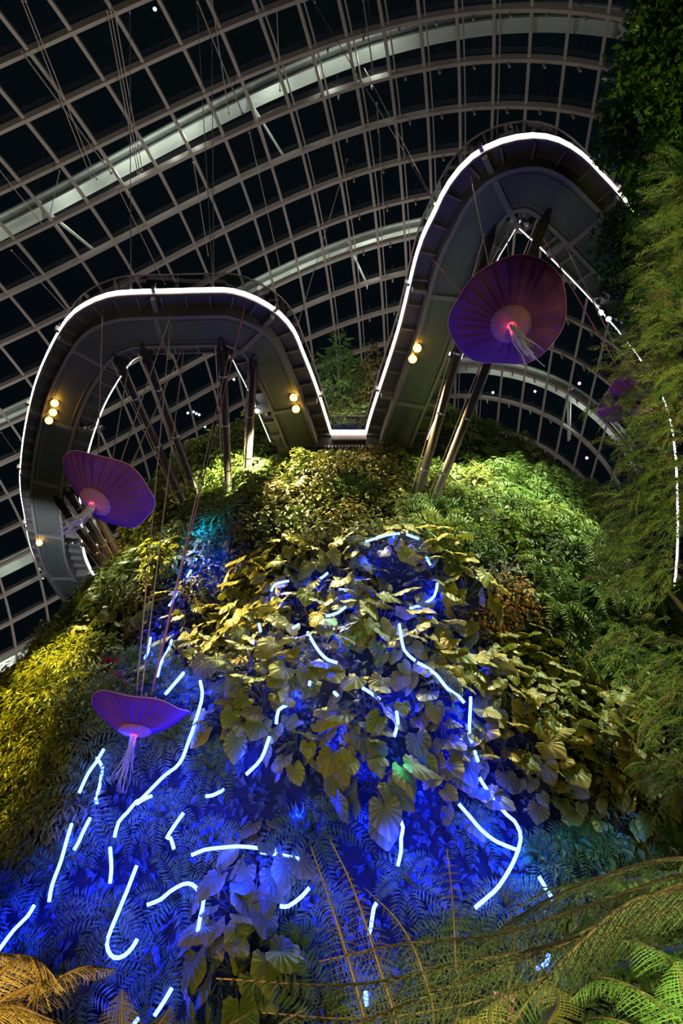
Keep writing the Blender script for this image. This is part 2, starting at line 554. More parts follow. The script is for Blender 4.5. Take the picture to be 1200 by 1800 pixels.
PRO = {
    'broad': [proto_broad(s) for s in (1, 2, 3, 4, 5, 6)],
    'fern': [proto_fern(s, L=l_, n=n_) for s, l_, n_ in ((11, 1.0, 11), (12, 0.8, 14), (13, 1.15, 9), (14, 0.9, 12))],
    'shrub': [proto_shrub(s, G['shrub'], 380, 0.85, 0.25) for s in (21, 22, 23)],
    'brown': [proto_shrub(s, G['brown'], 420, 0.85, 0.17, name='creeping_shrub') for s in (31, 32)],
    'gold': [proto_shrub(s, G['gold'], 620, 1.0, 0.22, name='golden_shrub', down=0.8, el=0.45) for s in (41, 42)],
    'orange': [proto_shrub(s, G['orange'], 380, 0.75, 0.13, name='orange_leaved_shrub') for s in (51,)],
    'bushy': [proto_shrub(s, G['fern'], 800, 1.0, 0.24, name='feathery_shrub', down=0.5, el=0.4) for s in (61, 62)],
    'strap': [],
}


def proto_strap(seed):
    r = np.random.default_rng(seed)
    root = empty('strap_leaved_plant'); f = MB(); st = MB()
    for k in range(22):
        a = k * 2.4; l = 0.9 + .4 * r.random(); dx, dy = math.cos(a), math.sin(a)
        q = np.linspace(0, 1, 7)
        c = np.stack([dx * l * q * .8, dy * l * q * .8 - .25 * l * q ** 2.2, l * (.75 * q - .45 * q * q)], -1)
        sd = np.array([-dy, dx, 0]) * 0.055
        w = np.sin(PI * (q * .92 + .06))[:, None]
        V = np.concatenate([c - sd * w, c + sd * w]); F = [(i, i + 1, i + 8, i + 7) for i in range(6)]
        f.add(V, F, r.random())
    st.tube([[0, 0, -0.25], [0, 0, 0.1]], [0.06, 0.03], 6)
    f.build('foliage', G['shrub'], root); st.build('stem', M['stem'], root)
    return root


PRO['strap'] = [proto_strap(71), proto_strap(72)]
PROTO_USED = {}

# ------------------------------------------------------------------ glass dome
DC = np.array([2.0, 34.0, 0.0]); DA = np.array([54.0, 56.0, 55.0])
KF = np.array([[571.39, 458.4], [552.61, -220.49], [25.91, 154.12], [44.71, 80.72], [-52.14, 17.55], [78.81, 482.28], [-202.2, 105.12], [-6.61, -2.1], [-42.23, -33.62], [-70.47, -95.33], [148.88, -31.83], [-26.31, 8.71], [37.18, 46.34], [-46.47, 0.25], [-10.66, -17.1]])


def dome_pt(i, j, off=0.0):
    i = np.asarray(i, float); j = np.asarray(j, float)
    u = (i - 8) / 8.; v = (j - 6) / 12.
    B = np.stack([u ** a * v ** b for a in range(5) for b in range(5 - a)], -1)
    p = B @ KF
    return dome_px(p[..., 0], p[..., 1], off)


def dome_px(px, py, off=0.0):
    x = (px - 600) / 1200.; y = (900 - py) / 1200.
    d = np.stack([x, c_ - s_ * y, s_ + c_ * y], -1)
    A = DA + off
    o = (CAM - DC) / A; e = d / A
    a = (e * e).sum(-1); b = 2 * (e * o).sum(-1); c = (o * o).sum(-1) - 1
    t = (-b + np.sqrt(b * b - 4 * a * c)) / (2 * a)
    return CAM + d * t[..., None]


def dome_n(p):
    return norm((p - DC) / DA ** 2)


I0, I1, J0, J1 = -2, 19, -10, 21
SUB = 3


def bar(mb, P, w, d, inset):
    n = dome_n(P); t = norm(np.gradient(P, axis=0)); s = np.cross(t, n)
    rings = np.stack([P - n * inset + s * w / 2, P - n * inset - s * w / 2, P - n * (inset + d) - s * w / 2, P - n * (inset + d) + s * w / 2], 1)
    mb.sweep(rings)


mbA, mbB, mbC = MB(), MB(), MB()
for i in range(I0, I1 + 1):
    bar(mbA, dome_pt(i, np.linspace(J0, J1, (J1 - J0) * SUB + 1)), 0.24, 0.50, 0.0)
for j in range(J0, J1 + 1):
    P = dome_pt(np.linspace(I0, I1, (I1 - I0) * SUB + 1), j)
    bar(mbB, P, 0.20, 0.34, 0.0)
    n = dome_n(P); t = norm(np.gradient(P, axis=0)); s = np.cross(t, n)
    if 6 <= j <= 12: bar(mbB, (P + s * 0.36)[SUB * 3:], 0.08, 0.30, 0.0)
dome = empty('ceiling'); tag(dome, kind='structure', label='curved glass dome with a grid of grey steel bars, black night outside', cat='dome')
del dome['category']
mbA.build('arched_rib', M['steel_bar'], dome)
mbB.build('cross_bar', M['steel_bar'], dome)
# little sprinkler / bracket stubs hanging from the ribs
for i in range(0, 16):
    for j in range(7, 17, 1):
        p = dome_pt(i, j + 0.45); n = dome_n(p)
        mbC.box(p - n * 0.85, (0.06, 0.06, 0.32))
mbC.build('bracket', M['steel_bar'], dome)
gi, gj = np.meshgrid(np.linspace(I0, I1, (I1 - I0) * 2 + 1), np.linspace(J0, J1, (J1 - J0) * 2 + 1), indexing='ij')
GV = dome_pt(gi, gj, 0.08); a_, b_ = gi.shape
mg = MB(); mg.add(GV.reshape(-1, 3), [(i * b_ + j, i * b_ + j + 1, (i + 1) * b_ + j + 1, (i + 1) * b_ + j) for i in range(a_ - 1) for j in range(b_ - 1)])
gl = mg.build('window_1', M['glass'], smooth=True); tag(gl, kind='structure')

# outer arches carrying the dome
def outer_arch(row, j0, j1, label, lights=(), w=1.0, h=1.1, off=3.0, drift=0.0, power=150):
    jj = np.linspace(j0, j1, int((j1 - j0) * 3) + 1)
    P = dome_pt(row + drift * (jj - j0) / (j1 - j0), jj, off)
    o = empty('outer_steel_arch', P[len(P) // 2]); tag(o, label, 'steel arch', 'arches outside the glass')
    n = dome_n(P); t = norm(np.gradient(P, axis=0)); s = np.cross(t, n)
    for nm, sw, hh, dd in (('flange', w, 0.22, 0.0), ('web', w * 0.55, h, 0.22), ('flange', w, 0.22, h + 0.22)):
        m = MB(); Q = rel(P, o) + n * dd
        m.sweep(np.stack([Q + s * sw / 2, Q - s * sw / 2, Q + n * hh - s * sw / 2, Q + n * hh + s * sw / 2], 1))
        m.build(nm, M['arch_steel'], o)
    for jl in lights:
        k = int(np.argmin(abs(jj - jl)))
        q = P[k]; tgt = dome_pt(row + 1.1, jl + 0.45, 0.2); tg2 = dome_pt(row - 0.9, jl - 0.05, 0.2)
        m = MB()
        m.tube(rel([q, tgt], o), 0.10, 6); m.tube(rel([q + s[k] * .5, tgt + s[k] * .25], o), 0.07, 6)
        m.tube(rel([q + n[k] * 1.0, q + t[k] * 1.6 + n[k] * .4], o), 0.12, 6)
        m.tube(rel([q + n[k] * 1.0, q + n[k] * .3 + s[k] * .7], o), 0.12, 6)
        m.build('strut', M['arch_steel'], o)
        for dj, pw in ((-3.2, 0.9), (-1.6, 0.8), (0.5, 1.0), (2.2, 0.8), (3.6, 0.9)):
            kk = int(np.argmin(abs(jj - (jl + dj))))
            l = bpy.data.lights.new('arch_uplight', 'POINT'); l.energy = power * pw; l.color = (0.95, 1.0, 0.86); l.shadow_soft_size = 0.25
            lo = bpy.data.objects.new('arch_uplight', l); COL.objects.link(lo)
            lo.location = P[kk] - n[kk] * 1.9 + s[kk] * (1.2 if pw < 1 else 0.3)
    return o


outer_arch(4.0, -9, 20, 'highest pale steel arch seen through the glass across the top of the dome', (-1, 5), drift=-0.8)
outer_arch(8.0, -9, 20, 'second pale steel arch outside the glass, passing behind the two walkway loops', (7, -4), drift=0, power=170)
outer_arch(12.3, -9, 20, 'third pale steel arch outside the glass, low behind the steel props', (-5, 0.3, 16), drift=-0.2, power=130)
outer_arch(15.4, -9, 20, 'lowest pale steel arch outside the glass at the left foot of the dome', (-8,), drift=0, power=250)

# ------------------------------------------------------------------ walkway
H = 25.0
outL = [(-18.3, 43.0), (-18.55, 38.0), (-18.48, 33.84), (-17.58, 29.95), (-16.9, 27.51), (-16.03, 25.3), (-14.93, 22.92), (-13.61, 20.45), (-12.34, 18.56), (-11.16, 17.11), (-10.26, 16.43), (-9.23, 15.99), (-8.3, 15.86), (-6.72, 15.81), (-5.03, 15.76), (-4.25, 15.81), (-3.39, 16.17), (-2.54, 16.84), (-2.01, 17.68), (-1.7, 18.71), (-1.15, 20.78), (-0.55, 23.6)]
outR = [(1.22, 23.6), (1.46, 22.18), (2.36, 17.68), (2.87, 14.07), (3.34, 12.53), (3.72, 11.52), (4.37, 10.66), (5.23, 10.17), (6.22, 9.99), (7.09, 10.13), (7.96, 10.57), (8.69, 11.13), (9.8, 12.05), (12.6, 14.6), (15.4, 17.5), (18.2, 21.4), (21.2, 28.2), (24.2, 36.5), (25.6, 43.0)]


def offset(P, d):
    t = norm(np.gradient(P[:, :2], axis=0))
    n = np.stack([-t[:, 1], t[:, 0]], -1)
    return P[:, :2] + n * np.asarray(d).reshape(-1, 1)


def strip(mb, P2, off0, off1, z0, z1, o):
    a = offset(P2, off0); b = offset(P2, off1)
    z = lambda q, h: np.concatenate([q, np.full((len(q), 1), h)], 1)
    R = np.stack([z(a, z0), z(b, z0), z(b, z1), z(a, z1)], 1) - np.array(o.location)
    mb.sweep(R)


def tube_off(mb, P2, off, z, r, o, seg=6):
    a = offset(P2, off)
    mb.tube(np.concatenate([a, np.full((len(a), 1), z)], 1) - np.array(o.location), r, seg)


def walkway(pts, sgn, label, wid, crossN):
    P = catmull(np.array(pts), step=0.4)
    P = P[:, :2]
    mid = P[len(P) // 2]
    o = empty('suspended_walkway', (mid[0], mid[1], H)); tag(o, label, 'walkway')
    S = sgn
    def part(nm, mat, a, b, z0, z1):
        m = MB(); strip(m, P, S * a, S * b, z0, z1, o); return m.build(nm, mat, o)
    part('deck', M['deck'], 0.08, wid - 0.08, H - 0.10, H)
    part('box_beam', M['beam'], 0.78, 2.02, H - 0.72, H - 0.10)
    part('edge_channel', M['channel'], 0.62, 0.76, H - 0.80, H - 0.10)
    part('edge_channel', M['channel'], 2.04, 2.18, H - 0.80, H - 0.10)
    part('fascia', M['channel'], 0.0, 0.07, H - 0.22, H + 0.02)
    part('fascia', M['channel'], wid - 0.07, wid, H - 0.22, H + 0.02)
    l = part('light_strip', M['led_white'], -0.07, -0.005, H - 0.12, H + 0.05); l['label'] = 'glowing warm white strip along the outer edge'
    l = part('light_strip', M['led_cool'], wid + 0.005, wid + 0.06, H - 0.12, H + 0.03); l['label'] = 'thinner glowing cool white strip along the inner edge'
    part('parapet_glass', M['para_glass'], 0.02, 0.035, H + 0.05, H + 1.15)
    part('parapet_glass', M['para_glass'], wid - 0.035, wid - 0.02, H + 0.05, H + 1.15)
    m = MB(); tube_off(m, P, S * 0.03, H + 1.17, 0.03, o); m.build('handrail', M['rail'], o)
    m = MB(); tube_off(m, P, S * (wid - 0.03), H + 1.17, 0.03, o); m.build('handrail', M['rail'], o)
    # seams and drain lines under the beam
    m = MB(); tube_off(m, P, S * 0.9, H - 0.75, 0.018, o, 4); tube_off(m, P, S * 1.9, H - 0.75, 0.018, o, 4); m.build('conduit', M['channel'], o)
    # small ribs and big cross beams
    L = np.r_[0, np.cumsum(np.linalg.norm(np.diff(P, axis=0), axis=1))]
    T = norm(np.gradient(P, axis=0)); N = np.stack([-T[:, 1], T[:, 0]], -1) * S
    def at(s):
        p = np.array([np.interp(s, L, P[:, k]) for k in (0, 1)]); n = norm(np.array([np.interp(s, L, N[:, k]) for k in (0, 1)]))
        return p, n
    ns = min(48, int(L[-1] / 0.95))
    for k in range(ns):
        p, n = at((k + .5) * L[-1] / ns)
        R = np.array([[n[0], -n[1], 0], [n[1], n[0], 0], [0, 0, 1]])
        for a, b in ((0.08, 0.62), (2.18, wid - 0.08)):
            q = p + n * (a + b) / 2
            m = MB(); m.box(np.r_[q, H - 0.21] - np.array(o.location), ((b - a) / 2, 0.035, 0.10), R); m.build('rib', M['channel'], o)
    for k in range(crossN):
        p, n = at((k + .5) * L[-1] / crossN)
        R = np.array([[n[0], -n[1], 0], [n[1], n[0], 0], [0, 0, 1]])
        m = MB()
        m.box(np.r_[p + n * 0.35, H - 0.34] - np.array(o.location), (0.30, 0.09, 0.22), R)
        m.box(np.r_[p + n * 1.4, H - 0.76] - np.array(o.location), (0.66, 0.10, 0.045), R)
        m.box(np.r_[p + n * (wid / 2 + 1.1), H - 0.34] - np.array(o.location), (wid / 2 - 1.1, 0.09, 0.22), R)
        m.build('cross_beam', M['channel'], o)
        m = MB(); b = np.r_[p - n * 0.12, H] - np.array(o.location)
        m.box(b + [0, 0, -0.05], (0.10, 0.07, 0.12), R); m.tube([b, b + [0, 0, 0.35]], 0.03, 6)
        m.build('cable_bracket', M['rail'], o)
    # wedge shaped parapet posts
    npz = int(L[-1] / 2.4)
    for k in range(npz):
        p, n = at((k + .3) * L[-1] / npz)
        t = np.array([n[1], -n[0]])
        q = np.array([np.r_[p + n * .05, H], np.r_[p + n * .4, H], np.r_[p + n * .12, H + 1.12], np.r_[p + n * .05, H + 1.12]]) - np.array(o.location)
        th = np.r_[t, 0] * 0.03
        m = MB(); m.sweep([q - th, q + th]); m.build('parapet_post', M['rail'], o)
    return o, P, at, L


WLo, WLP, WLat, WLL = walkway(outL, 1, 'left looping suspended walkway with glowing white edge, curving out above the mountain', 2.95, 9)
WRo, WRP, WRat, WRL = walkway(outR, 1, 'right looping suspended walkway with glowing white edge, the higher and nearer loop', 2.95, 10)
# landing between the two loops, on the face of the mountain
ld = empty('walkway_landing', (0.33, 24.6, H)); tag(ld, 'short landing with glowing edge joining the two walkway loops at the mountain face', 'walkway')
def lbox(nm, mat, x0, x1, y0, y1, z0, z1):
    m = MB(); m.box(np.array([(x0 + x1) / 2, (y0 + y1) / 2, (z0 + z1) / 2]) - np.array(ld.location), ((x1 - x0) / 2, (y1 - y0) / 2, (z1 - z0) / 2)); return m.build(nm, mat, ld)
lbox('deck', M['deck'], -3.2, 4.0, 23.75, 26.5, H - 0.12, H - 0.005)
lbox('fascia', M['channel'], -0.5, 1.2, 23.66, 23.74, H - 0.5, H - 0.1)
lbox('light_strip', M['led_white'], -0.56, 1.22, 23.56, 23.65, H - 0.16, H + 0.05)
lbox('parapet_glass', M['para_glass'], -0.5, 1.2, 23.72, 23.735, H + 0.06, H + 1.15)
lbox('soffit', M['beam'], -3.0, 3.8, 23.9, 26.4, H - 0.75, H - 0.13)
for k in range(16):
    lbox('slat', M['rail'], -0.8 + k * 0.16, -0.72 + k * 0.16, 23.78, 24.3, H - 0.90, H - 0.76)
m = MB(); m.tube(np.array([[-0.5, 23.73, H + 1.17], [1.2, 23.73, H + 1.17]]) - np.array(ld.location), 0.03); m.build('handrail', M['rail'], ld)

# amber lamps under the beams, aimed at the planted face
def spot(name, loc, tgt, energy, col, ang=50, blend=0.7, size=0.3):
    l = bpy.data.lights.new(name, 'SPOT'); l.energy = energy; l.color = col; l.spot_size = math.radians(ang); l.spot_blend = blend; l.shadow_soft_size = size
    o = bpy.data.objects.new(name, l); COL.objects.link(o); o.location = loc
    o.rotation_euler = (Vector(tgt) - Vector(loc)).to_track_quat('-Z', 'Y').to_euler()
    return o


def lamp(px, py, z, label, mat, r=0.11, tgt=None, name='spotlight', group=None, top=None):
    p = at_z(px, py, z)
    o = empty(name, p); tag(o, label, 'lamp', group)
    d = norm(CAM - p) if tgt is None else norm(np.array(tgt) - p)
    m = MB(); m.tube([[0, 0, 0] - d * 0.02, -d * 0.30], [r * 1.25, r * 0.9], 10); m.build('housing', M['black'], o)
    m = MB(); m.sphere(d * 0.05, r, 12, 7); m.build('bulb', mat, o, smooth=True)
    m = MB(); m.tube([[0, 0, 0.02], [0, 0, (top or H - 0.1) - z]], 0.025, 6); m.build('bracket', M['black'], o)
    return p


g_ = 'amber lamps under the walkways'
for px, py, w in ((96, 709, 'topmost of three amber lamps under the left walkway bend'), (93, 725, 'middle of three amber lamps under the left walkway bend'), (86, 739, 'lowest of three amber lamps under the left walkway bend'),
                  (516, 699, 'upper of two amber lamps on the inner arm of the left walkway'), (520, 719, 'lower of two amber lamps on the inner arm of the left walkway'),
                  (733, 612, 'upper of two amber lamps under the right walkway'), (725, 631, 'lower of two amber lamps under the right walkway'), (69, 954, 'single amber lamp low on the far left walkway arm')):
    lamp(px, py, 24.12, w, M['lamp_warm'], 0.17, group=None)


def lampbar(px, py, n, label, seedv, z=24.9, lit=2):
    """cluster of stage spots clamped on the inner edge"""
    p = at_z(px, py, z); r = np.random.default_rng(seedv)
    o = empty('stage_light_cluster', p); tag(o, label, 'lamp cluster')
    m = MB(); m.tube([[-0.7, -0.2, 0], [0.7, 0.5, 0]], 0.03, 6); m.tube([[0, 0.15, 0], [0, 0.15, 0.5]], 0.03, 6); m.tube([[-0.4, -0.05, 0], [-0.4, -0.05, -0.35]], 0.02, 6); m.build('bar', M['black'], o)
    for k in range(n):
        q = np.array([-0.6 + 1.2 * k / max(1, n - 1), 0.1 * k - .1, -0.22 - 0.1 * (k % 2)])
        d = norm(np.array([r.normal(0, .5), -0.2 + r.normal(0, .4), -0.9]))
        m = MB(); m.tube([q - d * 0.18, q + d * 0.16], [0.09, 0.13], 8); m.tube([q, q + [0, 0, 0.25]], 0.015, 4); h = m.build('spotlight', M['black'], o)
        m = MB(); m.sphere(q + d * 0.17, 0.10, 10, 6); m.build('lens', M['lamp_white'] if k < lit else M['rail'], h, smooth=True)
    return p


lampbar(463, 712, 5, 'cluster of white stage lights on the inner edge of the left walkway arm', 3)
lampbar(155, 740, 4, 'cluster of small stage lights on the inner edge at the left walkway bend', 4, lit=1)
lampbar(1078, 548, 5, 'cluster of white stage lights on the far inner edge of the right walkway', 5)
lampbar(792, 610, 3, 'cool white stage lights by the right walkway, left of the big lantern', 6)
lampbar(128, 945, 4, 'cluster of bluish stage lights low on the inner edge of the left walkway', 8, lit=1)
lampbar(928, 382, 3, 'small dark stage lights at the inner tip of the right walkway loop', 9, lit=0)
lampbar(1178, 1085, 4, 'cluster of white stage lights low at the right edge, behind the conifer', 10, lit=3)

# ------------------------------------------------------------------ steel props
def prop(top, base, label, r=0.17, z=24.25):
    a = at_z(*top, z); b, nn = hit(*base, -0.3)
    o = empty('steel_prop', b); tag(o, label, 'prop')
    d = norm(a - b); L = np.linalg.norm(a - b)
    m = MB(); m.tube(rel([b, a - d * 0.3], o), r, 14); m.build('tube', M['pole'], o, smooth=True)
    m = MB(); m.tube(rel([a - d * 0.35, a - d * 0.1, a + d * 0.12], o), [r * 1.15, r * 0.6, r * 0.5], 10); m.build('cap', M['black'], o)
    m = MB()
    k = 0
    for q in np.arange(1.6, L - 1, 2.3):
        m.tube(rel([b + d * q, b + d * (q + .07)], o), r * 1.06, 14)
    m.build('collar', M['rail'], o)
    # thin rod that runs beside every prop
    s = norm(np.cross(d, [0, 1, 0])) * (r + 0.10)
    m = MB(); m.tube(rel([b + s, a + s - d * .2], o), 0.022, 5); m.build('rod', M['cable_tan'], o)


prop((203, 622), (328, 905), 'leftmost of the two long slanting steel props under the left loop')
prop((250, 607), (347, 885), 'second slanting steel prop under the left loop, just right of the leftmost one')
prop((389, 598), (398, 868), 'nearly upright steel prop under the middle of the left loop')
prop((446, 628), (430, 842), 'upright steel prop at the right bend of the left loop')
prop((868, 402), (727, 882), 'left steel prop of the pair passing behind the large jellyfish lantern')
prop((964, 372), (756, 886), 'right steel prop of the pair passing behind the large jellyfish lantern')
prop((98, 875), (196, 1010), 'lowest of three props fanned out behind the left jellyfish lantern', 0.2)
prop((118, 862), (206, 1000), 'middle of three props fanned out behind the left jellyfish lantern', 0.2)
prop((140, 850), (216, 992), 'highest of three props fanned out behind the left jellyfish lantern', 0.2)

# ------------------------------------------------------------------ jellyfish lanterns
JF = {}


def jelly(px, py, wpx, dia, label, tilt, seedv, flat=1.0, spin=0.0, ntent=22, tl=0.62, lean=(0.1, 0)):
    r = np.random.default_rng(seedv)
    d = dia * 1200 / wpx
    p = at_d(px, py, d)
    o = empty('jellyfish_lantern', p); tag(o, label, 'lantern')
    R = np.array(Matrix.Rotation(tilt[0], 3, 'X') @ Matrix.Rotation(tilt[1], 3, 'Y') @ Matrix.Rotation(spin, 3, 'Z'))
    NS = 144; th = np.linspace(0, 2 * PI, NS, endpoint=False)
    npl = 26; ph = r.random() * 6
    irr = 1 + 0.035 * np.sin(2 * th + ph) + 0.03 * np.sin(3 * th + 2 * ph) + 0.012 * np.sin(7 * th)
    Ra = dia / 2
    def pleat(q):
        return (0.5 + 0.5 * np.cos(npl * th + 1.2 * np.sin(3 * th + ph) + ph)) ** 2
    def ring(q, z, amp, wave):
        rr = Ra * q * irr
        return np.stack([rr * np.cos(th), rr * np.sin(th), z - 1.7 * amp * pleat(q) * Ra + wave * Ra * (0.07 * np.sin(2 * th + ph) + 0.04 * np.sin(5 * th))], -1)
    # underside rings from collar to rim, then back over the top
    low = [(0.30, -0.40, 0.0, 0), (0.36, -0.34, 0.025, .1), (0.5, -0.25, 0.04, .3), (0.66, -0.165, 0.045, .5), (0.82, -0.09, 0.035, .8), (0.93, -0.035, 0.018, 1), (0.985, 0.0, 0.006, 1), (1.0, 0.025, 0.0, 1)]
    topr = [(0.985, 0.05, 0, 1), (0.9, 0.075, 0, .8), (0.6, 0.12, 0, .4), (0.3, 0.15, 0, .1), (0.02, 0.16, 0, 0)]
    rings = [ring(q, z * Ra, a, w) for q, z, a, w in low + topr]
    V = np.array(rings) @ R.T
    m = MB()
    n, k = V.shape[:2]
    F = [(i * k + j, (i + 1) * k + j, (i + 1) * k + (j + 1) % k, i * k + (j + 1) % k) for i in range(n - 1) for j in range(k)]
    m.add(V.reshape(-1, 3), F); m.build('canopy', M['fabric'], o, smooth=True)
    # hem
    e = V[7]; m = MB(); m.tube(np.vstack([e, e[:1]]), 0.012, 5, cap=False); m.build('hem', M['rim'], o, smooth=True)
    # collar: small scalloped disc with seams
    m = MB(); rg = []
    for q, z in ((0.34, -0.385), (0.345, -0.42), (0.28, -0.455), (0.15, -0.485), (0.09, -0.50), (0.06, -0.50)):
        rr = Ra * q * (1 + 0.015 * np.abs(np.sin(6 * th)))
        rg.append(np.stack([rr * np.cos(th), rr * np.sin(th), np.full(NS, z * Ra)], -1) @ R.T)
    rg = np.array(rg); n = len(rg)
    F = [(i * k + j, (i + 1) * k + j, (i + 1) * k + (j + 1) % k, i * k + (j + 1) % k) for i in range(n - 1) for j in range(k)]
    m.add(rg.reshape(-1, 3), F); m.build('collar', M['collar'], o, smooth=True)
    m = MB()
    for a in np.arange(12) * PI / 6:
        q = np.array([[np.cos(a) * x * Ra, np.sin(a) * x * Ra, z * Ra] for x, z in ((0.345, -0.425), (0.28, -0.462), (0.15, -0.49), (0.09, -0.505))]) @ R.T
        m.tube(q, 0.006, 4)
    m.build('seam', M['rim'], o)
    cz = np.array([0, 0, -0.50 * Ra]) @ R.T
    m = MB(); m.sphere(cz, 0.075 * Ra, 14, 8, (1, 1, 0.6)); c = m.build('core', M['core'], o, smooth=True); c['label'] = 'glowing pink centre'
    l = bpy.data.lights.new('core_light', 'POINT'); l.energy = 5 if 'edge on' not in label else 0.7; l.color = (1, 0.08, 0.2); l.shadow_soft_size = 0.05
    lo = bpy.data.objects.new('core_light', l); COL.objects.link(lo); lo.location = p + cz - np.array([0, 0, 0.13 * Ra]); 
    for t in range(ntent):
        a = r.random() * 2 * PI; q = 0.07 * Ra * r.random() ** .5
        b = cz + np.array([q * math.cos(a), q * math.sin(a), -0.02])
        ln = Ra * tl * (0.6 + 0.5 * r.random())
        s = np.linspace(0, 1, 12)[:, None]
        sway = np.array([lean[0] + r.normal(0, .10), lean[1] + r.normal(0, .10), 0])
        w = 0.02 * Ra * np.stack([np.sin(s[:, 0] * 9 + a * 3), np.cos(s[:, 0] * 8 + a), 0 * s[:, 0]], -1)
        P = b + sway * ln * s ** 1.8 * 1.6 + np.array([0, 0, -ln]) * s + w * s
        m = MB(); m.tube(P, np.linspace(0.015, 0.007, 12) * (0.7 + .6 * r.random()), 5); m.build('tentacle', M['tent'], o, smooth=True)
    JF[label] = (p, R, Ra)
    return p, R, Ra


J1 = jelly(893, 553, 200, 2.5, 'largest purple pleated jellyfish lantern, hanging under the right walkway loop in front of two props', (-0.24, 0.08), 1, lean=(0.35, 0.25))
J2 = jelly(188, 860, 172, 2.4, 'purple pleated jellyfish lantern tilted to the right, inside the left walkway loop', (-0.18, 0.34), 2, lean=(-0.55, 0.1), ntent=26)
J3 = jelly(244, 1252, 163, 2.4, 'blue-lit jellyfish lantern low in front of the blue planted face, seen almost edge on', (0.0, 0.03), 3, lean=(-0.05, 0), ntent=18, tl=1.1)
J4 = jelly(1118, 690, 150, 2.3, 'purple jellyfish lantern half hidden by the conifer at the right edge', (0.1, -0.35), 4, lean=(0.1, 0))

# ------------------------------------------------------------------ cables and ropes
def cable(a, b, label, mat='cable', r=0.018, sag=0.0, name='cable'):
    a = np.array(a, float); b = np.array(b, float)
    o = empty(name, a)
    bpy.data.objects.remove(o)
    s = np.linspace(0, 1, 9)[:, None]
    P = (b - a) * s + np.array([0, 0, -sag]) * (4 * s * (1 - s))
    m = MB(); m.tube(P, r, 5)
    m.tube([P[0], P[0] + (P[1] - P[0]) * 0.06], r * 2.4, 6); m.tube([P[-1] - (P[1] - P[0]) * 0.06, P[-1]], r * 2.4, 6)
    o = m.build(name, M[mat]); o.location = a
    tag(o, label, 'cable' if name == 'cable' else 'rope')
    return o


def W(px, py, z=24.95): return at_z(px, py, z)
def J(j, px, py): return at_d(px, py, 1200 * 1.0 * 0 + np.dot(j[0] - CAM, [0, c_, s_]))
def D(px, py): return dome_px(np.array(float(px)), np.array(float(py)), -1.6)

R_ = 'hanging_rope'
cable(W(302, 541), J(J3, 238, 1238), 'tan rope from the left loop to the blue-lit lantern, leftmost and longest', 'cable_tan', .02, name=R_)
cable(W(324, 606), J(J3, 246, 1238), 'tan rope from the inner edge of the left loop to the blue-lit lantern', 'cable_tan', .02, name=R_)
cable(W(406, 606), J(J3, 262, 1236), 'tan rope beside the pink rope down to the blue-lit lantern', 'cable_tan', .02, name=R_)
cable(W(431, 536), J(J3, 262, 1238), 'pink rope running from the right bend of the left loop to the blue-lit lantern', 'cable_pink', .02, name=R_)
cable(W(180, 545), J(J2, 172, 815), 'upright tan rope holding the left tilted lantern, leftmost', 'cable_tan', .018, name=R_)
cable(W(229, 625), J(J2, 195, 822), 'tan rope from the inner corner of the left loop to the tilted lantern', 'cable_tan', .018, name=R_)
cable(W(303, 545), J(J2, 207, 826), 'crossing tan rope from the front of the left loop to the tilted lantern', 'cable_tan', .018, name=R_)
cable(W(325, 603), J(J2, 224, 832), 'rightmost tan rope fanning down to the tilted lantern', 'cable_tan', .018, name=R_)
cable(W(760, 456), J(J1, 818, 522), 'short pink rope at upper left of the largest lantern', 'cable_pink', .022, name=R_)
cable(W(827, 312), J(J1, 862, 480), 'thin dark cable dropping from the right loop onto the largest lantern', 'cable', .014)
cable(W(889, 385), J(J1, 896, 478), 'short cable from the inner tip of the right loop to the largest lantern', 'cable_tan', .018)
cable(W(920, 378), J(J1, 852, 486), 'slack pale cable curving from the inner tip of the right loop to the largest lantern', 'cable', .018, sag=-0.25)
cable(W(945, 402), J(J4, 1088, 650), 'pink rope from the right loop down to the half hidden lantern', 'cable_pink', .022, name=R_)
cable(W(990, 424), J(J4, 1096, 640), 'tan rope from the right loop down to the half hidden lantern', 'cable_tan', .02, name=R_)
cable(W(968, 278), at_z(1062, 502, 24.9), 'thin cable slanting across the underside of the right loop', 'cable', .012)
for a, b, t in (((230, 511), (228, 20), 'thin hanger cable from the top left corner of the left loop up to the dome'),
                ((375, 509), (346, 2), 'thin hanger cable from the middle of the left loop up to the dome'),
                ((376, 509), (372, 60), 'second hanger cable from the middle of the left loop, beside the first'),
                ((133, 563), (20, 440), 'hanger cable from the left shoulder of the left loop to the glass'),
                ((517, 592), (610, 280), 'hanger cable from the right shoulder of the left loop towards the dome'),
                ((765, 359), (640, 120), 'thick hanger cable from the left shoulder of the right loop up to the arch'),
                ((764, 358), (525, -40), 'long hanger cable from the left shoulder of the right loop to the top edge'),
                ((1044, 284), (1150, 180), 'hanger cable from the right shoulder of the right loop into the tree'),
                ((38, 810), (2, 760), 'short hanger cable at the left end of the left loop'),
                ((76, 1017), (50, 1022), 'short stay from the far left walkway arm to the glass')):
    cable(W(*a, 25.1), D(*b), t, 'cable', 0.02)
